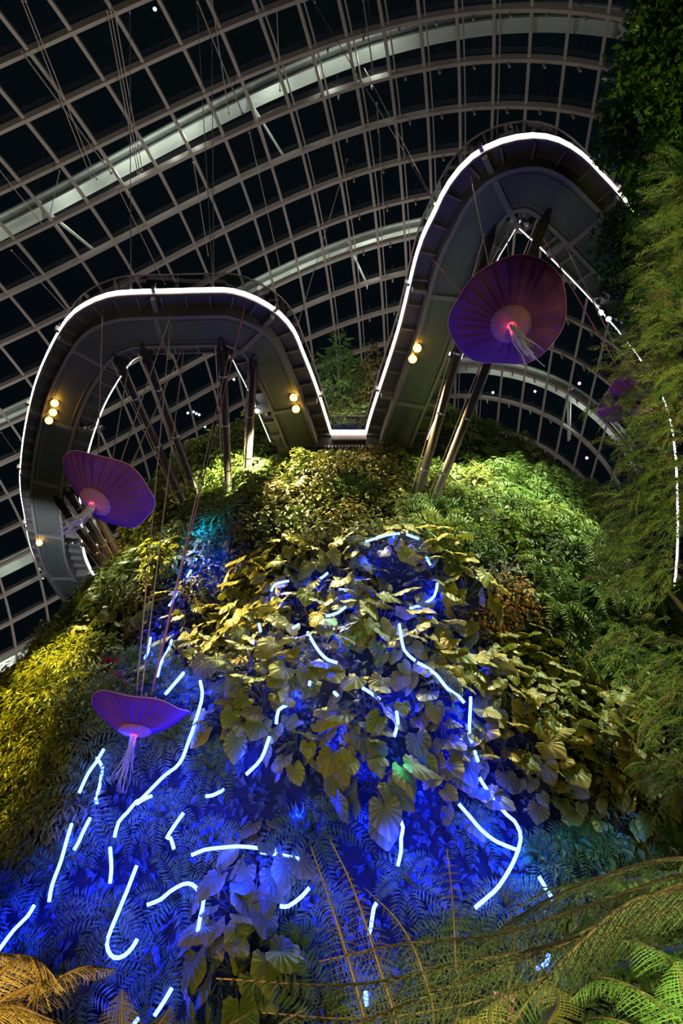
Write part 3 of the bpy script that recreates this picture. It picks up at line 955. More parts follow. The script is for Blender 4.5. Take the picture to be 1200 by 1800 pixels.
for k, (a, b, t) in enumerate((((38, 0), (160, 312), 'left one of two parallel tie rods in the upper left panes'),
                ((44, 0), (170, 316), 'right one of two parallel tie rods in the upper left panes'),
                ((188, 18), (242, 305), 'left of the three tie rods meeting above the highest arch'),
                ((194, 18), (246, 305), 'middle of the three tie rods meeting above the highest arch'),
                ((201, 18), (250, 300), 'right of the three tie rods meeting above the highest arch'),
                ((36, 88), (196, 305), 'bright white tie rod running to the left strut of the highest arch'),
                ((346, 0), (426, 200), 'bright white tie rod running to the middle strut of the highest arch'),
                ((486, 12), (492, 160), 'short tie rod right of centre above the highest arch'),
                ((372, 0), (402, 200), 'thin tie rod dropping to the middle of the highest arch'),
                ((638, 0), (656, 130), 'bright tie rod at the third strut of the highest arch'),
                ((210, 335), (290, 500), 'tie rod below the left strut of the highest arch'),
                ((438, 232), (492, 470), 'tie rod below the middle strut of the highest arch'),
                ((340, 285), (366, 450), 'grey tie rod between the highest and second arch, above the left loop'),
                ((662, 180), (676, 400), 'tie rod left of the right walkway shoulder'),
                ((0, 300), (75, 395), 'short tie rod at the left edge over the highest arch'),
                ((105, 300), (85, 390), 'Y shaped tie rod below the left end of the highest arch'))):
    P0 = dome_px(np.array(float(a[0])), np.array(float(a[1])), -1.6); P1 = dome_px(np.array(float(b[0])), np.array(float(b[1])), -1.6)
    cable(P0, P1, t, 'rail' if 'bright' in t else 'cable', 0.045 if 'bright' in t else 0.03, name='tie_rod')

# ------------------------------------------------------------------ blue light ropes on the planted face
def C1(x, y): return (x / 2.667, 1200 + y / 2.667)
def C2(x, y): return (400 + x / 2.667, 1200 + y / 2.667)
def C3(x, y): return (800 + x / 3, 1200 + y / 3)
def C4(x, y): return (x / 3, 750 + y / 3)
def C5(x, y): return (400 + x / 3, 800 + y / 3)
ROPES = [
    (C1, [(975, 85), (985, 160), (970, 230), (950, 290), (910, 370), (850, 440), (800, 490), (740, 550), (700, 600), (660, 650), (620, 720), (595, 795)], 'long S-shaped blue light rope right of the edge-on lantern'),
    (C1, [(770, 575), (735, 590), (700, 612)], 'short blue light rope branching off the S-shaped rope'),
    (C1, [(585, 330), (550, 390), (500, 480), (460, 570)], 'straight slanting blue light rope just below the edge-on lantern'),
    (C1, [(553, 370), (568, 430), (560, 480), (555, 520), (540, 570), (520, 630)], 'dotted blue light rope hanging beside the slanting one below the lantern'),
    (C1, [(410, 740), (390, 820), (370, 900), (350, 960), (338, 1035)], 'broken blue light rope left of the lower fern bank'),
    (C1, [(490, 700), (465, 750), (430, 820), (410, 855)], 'short dashed blue light rope right of the broken one'),
    (C1, [(685, 930), (655, 1020), (620, 1110), (597, 1180), (595, 1240), (625, 1275), (670, 1265), (705, 1230), (728, 1192)], 'fishhook-shaped blue light rope at lower left'),
    (C1, [(915, 625), (870, 690), (840, 740), (835, 790), (850, 840)], 'C-shaped blue light rope above the horizontal rope'),
    (C1, [(930, 870), (990, 845), (1060, 818), (1160, 812), (1320, 812)], 'horizontal blue light rope, left half, rising slightly to the right'),
    (C2, [(185, 820), (270, 832), (360, 852)], 'horizontal blue light rope, right half, falling slightly to the right'),
    (C1, [(745, 1090), (790, 1085), (830, 1050), (890, 1015), (930, 1015), (960, 1045), (978, 1100), (980, 1160), (965, 1250)], 'arch-shaped blue light rope right of the fishhook'),
    (C1, [(895, 1390), (860, 1450), (820, 1510)], 'short blue light rope near the bottom left'),
    (C1, [(745, 1525), (700, 1570), (670, 1610)], 'lowest blue light rope at the bottom left'),
    (C1, [(270, 1050), (240, 1100), (180, 1160), (110, 1250)], 'row of blue light specks above the straw coloured fern'),
    (C1, [(575, 845), (570, 940), (575, 990)], 'small upright blue light rope between the S rope and the fishhook'),
    (C1, [(895, 65), (840, 130)], 'small slanting blue light rope at the right rim of the edge-on lantern'),
    (C1, [(1095, 495), (1045, 520), (1015, 550)], 'short blue light rope partly behind a large hanging leaf'),
    (C4, [(1050, 820), (1030, 855)], 'tiny highest blue light rope at the left of the blue face'),
    (C4, [(990, 925), (965, 975), (950, 990)], 'second highest blue light rope at the left of the blue face'),
    (C4, [(835, 1210), (815, 1290), (800, 1340)], 'short blue light rope left of the pink hanging rope'),
    (C4, [(955, 1220), (930, 1280), (900, 1360), (870, 1440)], 'broken blue light rope right of the pink hanging rope'),
    (C4, [(1005, 1430), (940, 1500)], 'slanting blue light rope above the S-shaped rope'),
    (C2, [(285, 185), (245, 210), (235, 270)], 'small hooked blue light rope among the yellow-lit leaves'),
    (C2, [(205, 330), (185, 375), (140, 425)], 'short slanting blue light rope below the small hooked one'),
    (C2, [(785, 660), (805, 710), (815, 760), (815, 820), (800, 885)], 'curved upright blue light rope in the lower centre'),
    (C2, [(1045, 650), (1100, 715), (1160, 770), (1230, 825), (1310, 880), (1330, 890)], 'diagonal blue light rope running into the bow-shaped rope'),
    (C3, [(75, 565), (95, 600), (150, 700), (220, 790), (270, 840), (298, 900), (297, 960), (270, 1050), (210, 1150), (160, 1200), (90, 1260)], 'large bow-shaped blue light rope at lower right'),
    (C2, [(400, 1030), (360, 1080), (300, 1125), (265, 1140)], 'short slanting blue light rope below the horizontal rope'),
    (C2, [(710, 1090), (690, 1160), (678, 1240), (670, 1280)], 'small blue light rope behind the fern tips in the lower centre'),
    (C2, [(653, 1545), (660, 1610)], 'small blue light rope at the very bottom centre'),
    (C3, [(20, 150), (18, 200), (15, 270), (15, 340), (30, 370)], 'upright broken blue light rope at the right of the blue face'),
    (C3, [(38, 445), (55, 500)], 'short blue light rope just above the bow-shaped rope'),
    (C3, [(405, 1120), (440, 1180), (475, 1240)], 'chain of blue specks right of the bow-shaped rope'),
    (C3, [(455, 1505), (430, 1545), (380, 1570)], 'faint curved blue light rope under the dark branch'),
    (C2, [(610, 100), (650, 125), (690, 155)], 'dashed blue light rope in the centre of the blue face'),
    (C2, [(850, 5), (880, 20), (935, 60), (980, 95), (1030, 130), (1055, 160)], 'dashed blue light rope descending to the right in the upper right of the blue face'),
    (C5, [(765, 545), (830, 535), (870, 525), (920, 520)], 'topmost blue light rope along the upper rim of the blue face'),
    (C5, [(955, 525), (1000, 560)], 'short blue light rope at the top right corner of the blue face'),
    (C5, [(1045, 615), (1065, 655)], 'tiny blue light rope below the top right corner'),
    (C5, [(1095, 735), (1080, 800), (1000, 880), (925, 950)], 'slanting blue light rope at the upper right, below the tiny one'),
    (C5, [(270, 840), (290, 805), (360, 788)], 'curved blue light rope among the yellow-lit leaves, high on the left'),
    (C5, [(580, 705), (545, 735)], 'short thick blue light rope high in the centre'),
    (C5, [(620, 830), (645, 855)], 'tiny diagonal blue light rope below the short thick one'),
    (C5, [(635, 950), (590, 985), (535, 1000)], 'blue light rope in the middle lifting to the right'),
    (C5, [(220, 1030), (218, 1075)], 'tiny upright blue light rope at the middle left'),
    (C5, [(415, 1035), (380, 1055)], 'small thick blue light rope left of the middle'),
    (C5, [(460, 1080), (480, 1130), (510, 1170), (545, 1200), (590, 1215)], 'curved blue light rope falling to the right in the middle'),
    (C5, [(865, 1040), (870, 1080), (890, 1140), (945, 1195)], 'curved blue light rope right of the middle, bright at its top'),
    (C2, [(490, 140), (508, 158)], 'blue light dash under the curved middle rope'),
    (C2, [(750, 210), (757, 260), (740, 325)], 'dotted blue light rope behind leaves in the centre'),
    (C2, [(388, 110), (386, 126)], 'blue light dash left of the curved middle rope'),
    (C1, [(30, 1090), (60, 1180), (70, 1190)], 'blue light specks at the far lower left'),
]
for fn, pts, lab in ROPES:
    cen = np.mean([fn(*q) for q in pts], axis=0)
    lift = 0.95 if 420 < cen[0] < 850 and cen[1] < 1430 else 0.75
    P = np.array([hit(*fn(*q), lift)[0] for q in pts])
    P = catmull(P, step=0.15)
    m = MB(); r0 = P[0].copy(); m.tube(P - r0, 0.042, 7)
    o = empty('light_rope', r0); bpy.data.objects.remove(o)
    o = m.build('light_rope', M['led_blue'], smooth=True); o.location = r0
    tag(o, lab, 'light rope')

# added blue fill for the glow of hidden ropes on the planted face
def point(name, loc, e, col, size=0.2):
    l = bpy.data.lights.new(name, 'POINT'); l.energy = e; l.color = col; l.shadow_soft_size = size
    o = bpy.data.objects.new(name, l); COL.objects.link(o); o.location = loc; return o


BL = (0.001, 0.008, 1.0)
for dx, dy, dz, e in ((0.3, 2.6, -0.9, 60), (-1.6, 1.6, -0.7, 45)):
    q = J3[0] + np.array([dx, dy, dz]); spot('blue_fill', q, J3[0] + np.array([0, 0, -0.4]), e, BL, 60, 1.0, 0.2)  # added so the low lantern looks lit by the ropes
# inside the foliage
for px, py, e in ((600, 1150, 70), (690, 1130, 80), (760, 1050, 80), (650, 1000, 70), (520, 1240, 70), (440, 1330, 60), (500, 1080, 50), (800, 1260, 90), (700, 1240, 60), (640, 1350, 50), (580, 1300, 50), (560, 1040, 50), (820, 1180, 60),
                  (760, 1340, 60), (480, 1180, 50), (620, 1080, 60), (720, 1400, 60), (530, 1430, 60), (640, 1450, 70)):
    q, nn = hit(px, py, 0.45); point('blue_fill', q, e * 2.0, BL, 0.1)
# more added blue fill over the lower fern bank, aimed at the face
for px, py, e in ((250, 1450, 90), (330, 1380, 90), (200, 1560, 100), (300, 1640, 100), (420, 1600, 100), (500, 1540, 90), (700, 1500, 100), (830, 1420, 110), (860, 1490, 120), (760, 1560, 90), (350, 1230, 90), (370, 1010, 60), (310, 1120, 80), (280, 1300, 80),
                  (90, 1600, 90), (30, 1640, 90), (170, 1480, 80), (600, 1600, 80), (900, 1560, 60), (380, 1480, 80), (240, 1720, 60), (640, 1740, 50)):
    q, nn = hit(px, py, 1.45); spot('blue_fill', q, hit(px, py)[0], e * 6.0, BL, 125, 1.0, 0.2)
for px, py, e, cc in ((370, 950, 260, (0.0, 0.22, 1.0)), (350, 1000, 160, (0.0, 0.1, 1.0)), (590, 1150, 14, (0.0, 0.5, 1.0)), (1000, 1520, 25, (0.03, 0.25, 1)), (1080, 1500, 22, (0.06, 0.2, 1)), (900, 1540, 30, (0.0, 0.3, 1.0)), (690, 1375, 10, (0, .6, .9))):
    q, nn = hit(px, py, 1.4); spot('cyan_wash', q, hit(px, py)[0], e * 3, cc, 120, 1.0, 0.15)

# ------------------------------------------------------------------ planting
def inpoly(x, y, P):
    r = False
    for i in range(len(P)):
        x1, y1 = P[i]; x2, y2 = P[i - 1]
        if (y1 > y) != (y2 > y) and x < (x2 - x1) * (y - y1) / (y2 - y1) + x1: r = not r
    return r


ZA = [(330, 1060), (430, 1005), (560, 965), (780, 965), (830, 1060), (845, 1200), (850, 1330), (770, 1450), (560, 1440), (420, 1440), (395, 1300), (370, 1220), (290, 1180), (290, 1090)]
ZB = [(845, 1140), (960, 1150), (1110, 1220), (1150, 1400), (1010, 1480), (900, 1440), (850, 1330)]


def zone(x, y, r):
    if math.hypot(x - 205, y - 1200) < 30: return 'flower', 0.5, 'crimson flowering plant'
    if math.hypot(x - 868, y - 1095) < 62: return 'orange', 1.0, 'orange and yellow leaved shrub'
    if inpoly(x, y, ZA):
        if y < 1260 and x < 520: return 'broad', 1.15, 'yellow-lit broad-leaved plant'
        return 'broad', 1.2, 'ribbed broad-leaved plant'
    if inpoly(x, y, ZB): return 'broad', 1.0, 'olive broad-leaved plant'
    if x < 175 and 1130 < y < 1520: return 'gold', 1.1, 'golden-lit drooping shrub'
    if y > 1440:
        if 390 < x < 560 and r < 0.22 or math.hypot(x - 295, y - 1465) < 22: return 'broad', 1.25, 'dark hanging broad-leaved plant'
        return 'fern', 1.1, 'fern'
    if y > 1180 and x < 400: return 'fern', 1.1, 'blue-lit fern'
    if x > 840 and y > 1050: return ('fern' if r < .65 else 'bushy'), 1.35, 'green fern' if r < .65 else 'feathery green shrub'
    if x > 700 and y <= 1150:
        if math.hypot(x - 800, y - 810) < 60: return 'strap', 1.0, 'yellow-green strap-leaved plant'
        return ('fern', 1.3, 'bright green fern') if r < .45 else (('shrub', 1.1, 'leafy green shrub') if r < .8 else ('bushy', 1.1, 'feathery green shrub'))
    if x < 330 and y > 860: return ('brown', 1.2, 'olive creeping shrub') if r < .4 else (('shrub', 1.1, 'leafy green shrub') if r < .75 else ('broad', 0.8, 'small broad-leaved plant'))
    if y < 960 and x < 560 and y < 860 + 0.3 * (560 - x): return ('shrub', 1.1, 'bright leafy green shrub') if r < .8 else ('strap', 1.0, 'strap-leaved plant')
    if y < 980: return ('brown', 1.15, 'olive creeping shrub') if r < .7 else ('fern', 1.0, 'small fern')
    return 'brown', 1.1, 'olive creeping shrub'


LANDMARKS = [((310, 1400), 'S-shaped blue light rope'), ((240, 1620), 'fishhook-shaped blue light rope'), ((880, 1500), 'bow-shaped blue light rope'), ((705, 1490), 'curved upright blue light rope'),
             ((350, 1590), 'arch-shaped blue light rope'), ((440, 1508), 'horizontal blue light rope'), ((244, 1260), 'edge-on blue-lit lantern'), ((188, 870), 'tilted purple lantern'),
             ((560, 1180), 'curved middle light rope'), ((700, 1180), 'right middle light rope'), ((740, 1090), 'slanting upper light rope'), ((680, 975), 'topmost blue light rope'),
             ((490, 1290), 'hooked light rope'), ((500, 1070), 'high left light rope'), ((808, 1280), 'upright broken light rope'), ((868, 1095), 'orange shrub'),
             ((205, 1200), 'crimson flowers'), ((398, 868), 'upright prop foot'), ((430, 842), 'rightmost prop foot'), ((340, 895), 'slanting prop feet'), ((740, 884), 'right prop pair feet'),
             ((610, 790), 'walkway landing'), ((150, 1040), 'left walkway end'), ((1040, 930), 'right dome foot'), ((60, 1300), 'left edge golden bank'), ((1000, 1250), 'olive right slope centre'),
             ((1120, 1450), 'lower right slope end'), ((980, 1100), 'green right shoulder'), ((150, 1520), 'lower left broken rope'), ((600, 1400), 'dark central hollow')]
ORD = ['nearest', 'second nearest', 'third nearest', 'fourth nearest', 'fifth nearest', 'sixth nearest', 'seventh nearest', 'eighth nearest', 'ninth nearest', 'tenth nearest', 'eleventh nearest', 'twelfth nearest']
DIRS = ['right of', 'upper right of', 'above', 'upper left of', 'left of', 'lower left of', 'below', 'lower right of']

# flower plant prototypes
def proto_flower(seed):
    r = np.random.default_rng(seed); root = empty('flowering_plant'); f, fl, st = MB(), MB(), MB()
    n = 160; u = norm(r.normal(0, 1, (n, 3))); u[:, 2] = abs(u[:, 2])
    f.scatter(LV, LF, frames(u + [0, .4, .3], u + r.normal(0, .5, (n, 3))) * (0.2 * (0.6 + r.random(n)))[:, None, None], u * 0.4, r.random(n))
    n = 140; u = norm(r.normal(0, 1, (n, 3))) * r.random((n, 1)) ** .4
    fl.scatter(LV, LF, frames(r.normal(0, 1, (n, 3)), r.normal(0, 1, (n, 3))) * (0.13 * (0.6 + r.random(n)))[:, None, None], u * [0.42, 0.42, 0.3] + [0, 0.05, 0.55], r.random(n))
    st.tube([[0, 0, -.2], [0, 0, .5]], [.03, .015], 6)
    f.build('foliage', G['shrub'], root); fl.build('blossom', G['flower'], root); st.build('stem', M['stem'], root)
    return root


PRO['flower'] = [proto_flower(81)]
items = []
placed = []
cell = {}


def near(p, d):
    k = tuple(int(v) for v in (p / 1.0))
    for dx in range(-2, 3):
        for dy in range(-2, 3):
            for dz in range(-2, 3):
                for q in cell.get((k[0] + dx, k[1] + dy, k[2] + dz), ()):
                    if (q[0] - p[0]) ** 2 + (q[1] - p[1]) ** 2 + (q[2] - p[2]) ** 2 < d * d: return True
    return False


CA = rng.uniform(-1.75, 1.75, 24000); CT = rng.uniform(0.0, 0.99, 24000)
CP = msurf(CA, CT); CN = smooth_normal(CA, CT); CR = rng.random(24000)
SPACING = {'broad': 1.0, 'fern': 1.3, 'shrub': 1.35, 'brown': 1.4, 'gold': 1.25, 'orange': 0.8, 'bushy': 1.6, 'strap': 1.25, 'flower': 0.6}
qx, qy, qf = proj(CP)
for k in range(len(CP)):
    x, y = qx[k], qy[k]
    if not (-60 < x < 1260 and 640 < y < 1860): continue
    if np.dot(CN[k], CP[k] - CAM) > 0.15 * np.linalg.norm(CP[k] - CAM): continue
    z = zone(x, y, CR[k])
    Rk = np.interp(CT[k], cum, PROF[:, 0])
    if near(CP[k], SPACING[z[0]]): continue
    if z[0] == 'broad' and 0.5 + 0.5 * math.sin(CP[k][0] * 1.7 + 2 * math.sin(CP[k][2] * 1.1)) < 0.30 and y > 1000 and x < 830: continue
    if abs(CP[k][0] - 0.3) < 3.6 and 24.0 < CP[k][2] < 27.2 and CP[k][1] < 27: continue
    key = tuple(int(v) for v in (CP[k] / 1.0)); cell.setdefault(key, []).append(CP[k])
    items.append((z, CP[k], CN[k], x, y))

count = {}
recs = []
for z, p, n, x, y in items:
    kind = z[0]; lst = PRO[kind]
    c = count.get(kind, 0); count[kind] = c + 1
    if c >= 290: continue
    v = c % len(lst)
    root = lst[v] if c < len(lst) else dup(lst[v])
    out = norm(np.array([n[0], n[1], max(n[2], 0.12) * 0.9]))
    hx = norm(np.cross([0, 0, 1.0], out)); up = np.cross(out, hx)
    an = rng.normal(0, 0.35)
    X = hx * math.cos(an) + up * math.sin(an); Y = np.cross(out, X)
    s = z[1] * (0.8 + 0.45 * rng.random())
    Mx = Matrix(((X[0] * s, Y[0] * s, out[0] * s, p[0]), (X[1] * s, Y[1] * s, out[1] * s, p[1]), (X[2] * s, Y[2] * s, out[2] * s, p[2]), (0, 0, 0, 1)))
    if kind == 'broad': Mx.translation = Vector(p + out * 0.22)
    root.matrix_world = Mx
    recs.append((root, z, x, y))
for kind, lst in PRO.items():
    for root in lst[count.get(kind, 0):]:
        for ch in list(root.children): bpy.data.objects.remove(ch)
        bpy.data.objects.remove(root)
print('plants', count)

buck = {}
for rec in recs:
    root, z, x, y = rec
    d = [math.hypot(x - a[0], y - a[1]) for a, _ in LANDMARKS]
    li = int(np.argmin(d)); a = LANDMARKS[li][0]
    ang = math.atan2(-(y - a[1]), x - a[0]); di = int(round(ang / (PI / 4))) % 8
    buck.setdefault((z[2], li, di), []).append((d[li], root, z))
CATS = {'broad': 'plant', 'fern': 'fern', 'shrub': 'shrub', 'brown': 'shrub', 'gold': 'shrub', 'orange': 'shrub', 'bushy': 'shrub', 'strap': 'plant', 'flower': 'flowering plant'}
GRP = {'broad': 'broad-leaved plants on the mountain', 'fern': 'ferns on the mountain', 'shrub': 'leafy shrubs on the mountain', 'brown': 'creeping shrubs on the mountain', 'gold': 'golden shrubs at the left of the mountain',
       'orange': 'orange shrubs on the mountain', 'bushy': 'feathery shrubs on the mountain', 'strap': 'strap-leaved plants on the mountain', 'flower': 'crimson flowering plants'}
for (nm, li, di), lst in buck.items():
    lst.sort(key=lambda q: q[0])
    for k, (dd, root, z) in enumerate(lst):
        own = LANDMARKS[li][1]
        t = f"{nm} {DIRS[di]} the {own}" + (f", {ORD[min(k, 11)]}" if len(lst) > 1 else '')
        tag(root, t, CATS[z[0]], GRP[z[0]])

# undergrowth: small leaves nobody could count, over the whole rock
def carpet(n, mat, name, label, sel, leaf, lift, seedv):
    r = np.random.default_rng(seedv)
    A = r.uniform(-2.0, 2.0, n * 2); T = r.uniform(0, 1, n * 2)
    w = np.interp(T, cum, PROF[:, 0]) / 21; keep = r.random(n * 2) < w
    A, T = A[keep], T[keep]
    P = msurf(A, T); N = smooth_normal(A, T)
    x, y, f = proj(P); k = sel(x, y)
    P, N = P[k], N[k]; n = len(P)
    P = P + N * (lift * r.random((n, 1)) ** 0.8)
    nr = N + [0, 0, 0.7] + r.normal(0, 0.5, (n, 3)); tip = np.array([0, 0, -0.8]) + N * 0.7 + r.normal(0, 0.6, (n, 3))
    sz = leaf * (0.5 + r.random(n))
    # tone drifts in patches so neighbours belong to the same plant
    tone = np.clip(0.5 + 0.28 * np.sin(P[:, 0] * 1.3 + 2 * np.sin(P[:, 2] * .9)) + 0.18 * np.sin(P[:, 2] * 2.1 + P[:, 0]) + r.normal(0, 0.15, n), 0, 1)
    m = MB(); m.scatter(LV, LF, frames(nr, tip) * sz[:, None, None], P, tone)
    o = m.build(name, mat); tag(o, label, 'undergrowth', kind='stuff'); return o


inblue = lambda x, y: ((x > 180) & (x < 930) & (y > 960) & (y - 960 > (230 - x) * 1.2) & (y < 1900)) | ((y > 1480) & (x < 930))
carpet(75000, G['under'], 'undergrowth', 'dense small green leaves covering the rock between the larger plants', lambda x, y: ~inblue(x, y) & (y > 600), 0.26, 0.7, 5)
carpet(60000, G['blueunder'], 'blue_tinted_undergrowth', 'dense small leaves under the broad leaves, coloured bluer for the blue light', inblue, 0.24, 0.45, 6)

# shrubs standing on the crest behind the landing
def crest_bush(px, py, base, h, w, label, seedv, mat='fern'):
    r = np.random.default_rng(seedv)
    b = np.array(base); o = empty('crest_bush', b); tag(o, label, 'bush')
    n = 1500; u = norm(r.normal(0, 1, (n, 3))); q = (0.5 + .5 * r.random((n, 1)) ** .5)
    T = u * q * [w, w, h * .5] * (1 + .25 * np.sin(u[:, :1] * 6 + seedv)) + [0, 0, h * .55]
    m = MB(); m.scatter(LV * [0.5, 1, 1], LF, frames(u + [0, 0, .5] + r.normal(0, .4, (n, 3)), u * [1, 1, .2] + [0, 0, -.4] + r.normal(0, .4, (n, 3))) * (0.5 * (.5 + r.random(n)))[:, None, None], T, r.random(n))
    m.build('foliage', G[mat], o)
    m = MB()
    for k in range(5): m.tube([[0, 0, -0.5], r.normal(0, w * .3, 3) * [1, 1, 0] + [0, 0, h * .8]], [0.09, 0.03], 6)
    m.build('stem', M['bark'], o)


crest_bush(0, 0, (-0.3, 29.5, 31.2), 7.2, 2.0, 'dark bushy shrub on the crest framed between the two walkway arms, left one', 1)
crest_bush(0, 0, (2.2, 29.8, 31.2), 6.6, 1.7, 'dark bushy shrub on the crest framed between the walkway arms, right one', 2, 'brown')
crest_bush(0, 0, (-4.2, 30.0, 31.2), 2.4, 1.4, 'green bush on the crest left of the left walkway arm', 5, 'shrub')
crest_bush(0, 0, (5.2, 30.5, 31.2), 2.6, 1.5, 'green bush on the crest right of the right walkway arm', 3)

# ------------------------------------------------------------------ trees on the right
def leaf_mass(o, blobs, mat, n, leaf, thin, droop, seedv, d, name='foliage', out=(0, 0, 0)):
    r = np.random.default_rng(seedv)
    tot = sum(b[2] ** 2 for b in blobs)
    for (px, py, rp, dd) in blobs:
        k = int(n * rp ** 2 / tot); c = at_d(px, py, d + dd); R = rp / 1200 * (d + dd)
        u = norm(r.normal(0, 1, (k, 3))); q = 0.62 + 0.38 * r.random((k, 1)) ** .6
        lump = 1 + 0.16 * np.sin(u[:, :1] * 9 + px) + 0.16 * np.sin(u[:, 2:] * 8 + py)
        T = c - np.array(o.location) + u * q * R * lump
        # sprays: leaves grouped on twigs
        nr = u * .6 + [0, 0, .7] + r.normal(0, .5, (k, 3)); tip = u + [0, 0, -droop] + np.array(out) + r.normal(0, .45, (k, 3))
        m = MB(); m.scatter(LV * [thin, 1, 1], LF, frames(nr, tip) * (leaf * (.5 + r.random(k)))[:, None, None], T, r.random(k))
        m.build(name, mat, o)


def branches(o, trunk, r0, tips, d):
    m = MB(); m.tube(rel(catmull(np.array(trunk)), o), np.linspace(r0, r0 * .5, len(catmull(np.array(trunk)))), 10); t = m.build('trunk', M['bark'], o, smooth=True)
    for px, py, dd in tips:
        e = at_d(px, py, d + dd); b = np.array(trunk)[np.argmin(np.linalg.norm(np.array(trunk) - e - [0, 0, -1], axis=1))]
        mid = (b + e) / 2 + [0, 0, .3]
        P = catmull([b, mid, e], n=5)
        m = MB(); m.tube(rel(P, o), np.linspace(r0 * .35, 0.015, len(P)), 6); m.build('branch', M['bark'], o, smooth=True)


def pxw(px, py, d): return at_d(px, py, d)
d1 = 11.0
base = pxw(1330, 1500, d1); base[2] = 0
tb = [base, pxw(1320, 900, d1), pxw(1290, 400, d1), pxw(1230, 60, d1), pxw(1210, -150, d1)]
tr = empty('broadleaf_tree', base); tag(tr, 'dark glossy-leaved tree filling the upper right edge of the photo', 'tree')
bl = [(1185, 60, 75, 0), (1140, 130, 62, .2), (1105, 190, 50, 0), (1170, 200, 70, .3), (1095, 245, 48, 0), (1150, 270, 60, -.3), (1210, 300, 80, .5), (1135, 400, 62, 0), (1090, 420, 42, .2), (1100, 480, 45, 0), (1165, 480, 70, .3), (1200, 400, 70, 0), (1230, 150, 90, .4), (1210, -20, 80, 0), (1120, 540, 32, 0), (1330, 120, 80, 0.3), (1340, 280, 85, -.3), (1350, 420, 80, 0.2), (1270, -60, 80, 0)]
leaf_mass(tr, bl, G['ficus'], 27000, 0.135, 0.85, 0.1, 3, d1)
branches(tr, tb, 0.22, [(1120, 180, 0), (1110, 260, 0), (1100, 430, 0), (1130, 500, 0), (1150, 300, 0), (1170, 90, 0)], d1)
m = MB(); m.tube(rel(catmull([pxw(1290, 330, d1), pxw(1215, 350, d1 - .8), pxw(1175, 372, d1 - 1), pxw(1110, 395, d1 - .9)], n=6), tr), np.linspace(.05, .012, 19), 6); b = m.build('branch', M['rachis'], tr); b['label'] = 'bare reddish twig'

d2 = 9.0
base2 = pxw(1300, 1700, d2); base2[2] = 0
t2 = [base2, pxw(1290, 1200, d2), pxw(1270, 800, d2), pxw(1250, 500, d2), pxw(1240, 330, d2)]
co = empty('feathery_conifer', base2); tag(co, 'feathery olive-green conifer down the right edge, in front of the half hidden lantern', 'conifer')
r = np.random.default_rng(77)
fol = MB(); sprays = []
for (px, py, w, h, n) in ((1195, 330, 26, 40, 60), (1185, 400, 30, 40, 80), (1185, 480, 36, 40, 90), (1180, 560, 40, 35, 80), (1150, 610, 45, 25, 60), (1180, 660, 50, 40, 110), (1105, 640, 20, 14, 10), (1085, 715, 22, 16, 12), (1125, 700, 20, 14, 14), (1175, 740, 50, 30, 100), (1180, 830, 50, 40, 120), (1125, 790, 35, 25, 45), (1115, 870, 40, 30, 90), (1170, 910, 50, 40, 110),
                         (1105, 950, 35, 25, 60), (1160, 1000, 45, 35, 70), (1100, 1020, 40, 20, 40), (1110, 1130, 50, 35, 60), (1190, 1180, 35, 45, 60), (1170, 1250, 45, 45, 70), (1190, 1350, 40, 50, 70), (1300, 330, 40, 60, 60), (1320, 480, 50, 60, 80), (1330, 640, 60, 60, 90), (1340, 820, 60, 60, 90), (1340, 980, 60, 60, 90), (1330, 1150, 60, 60, 80)):
    for k in range(n):
        c = pxw(px + r.normal(0, w * .6), py + r.normal(0, h * .6), d2 + r.normal(0, .5))
        L = 0.30 + .26 * r.random()
        dr = norm(np.array([-0.8 + r.normal(0, .35), r.normal(0, .5), -0.25 + r.normal(0, .25)]))
        sprays.append((c, dr, L, px, py))
        P = np.array([c, c + dr * L * .5 + [0, 0, .03], c + dr * L + [0, 0, -.12 * L]])
        frond(fol, P - base2, 0.09, 13, r, 0.35, r.random(), swing=1.1)
fol.build('foliage', G['conifer'], co)
branches(co, t2, 0.16, [(1110, 640, 0), (1080, 700, 0), (1120, 800, 0), (1110, 900, 0), (1110, 980, 0), (1130, 1130, 0), (1150, 560, 0), (1140, 730, 0), (1150, 1250, 0)], d2)

# ------------------------------------------------------------------ tree ferns in the foreground
def tree_fern(name, crown, d0, fr, mat, label, width, seedv, npin=46, leaflets=7, trunk=True, rr=0.022):
    r = np.random.default_rng(seedv)
    c = pxw(*crown, d0); o = empty(name, np.array([c[0], c[1], 0.0])); tag(o, label, 'tree fern')
    if trunk:
        m = MB(); z = np.linspace(0, 1, 12)[:, None]
        P = np.array([0, 0, 0]) + z * (c - [c[0], c[1], 0])
        m.tube(P, 0.11 + 0.012 * np.sin(np.arange(12) * 2.1), 10)
        m.build('trunk', M['bark'], o, smooth=True)
    for pts in fr:
        P = [c] + [pxw(a, b, e) for a, b, e in pts]
        m = MB(); Pc = frond(m, rel(P, o), width, npin, r, 0.35, r.random(), leaflets=leaflets, swing=0.35)
        f = m.build('frond', mat, o)
        m = MB(); m.tube(Pc, np.linspace(rr, 0.005, len(Pc)), 6); m.build('stalk', M['rachis'], f, smooth=True)
    return o


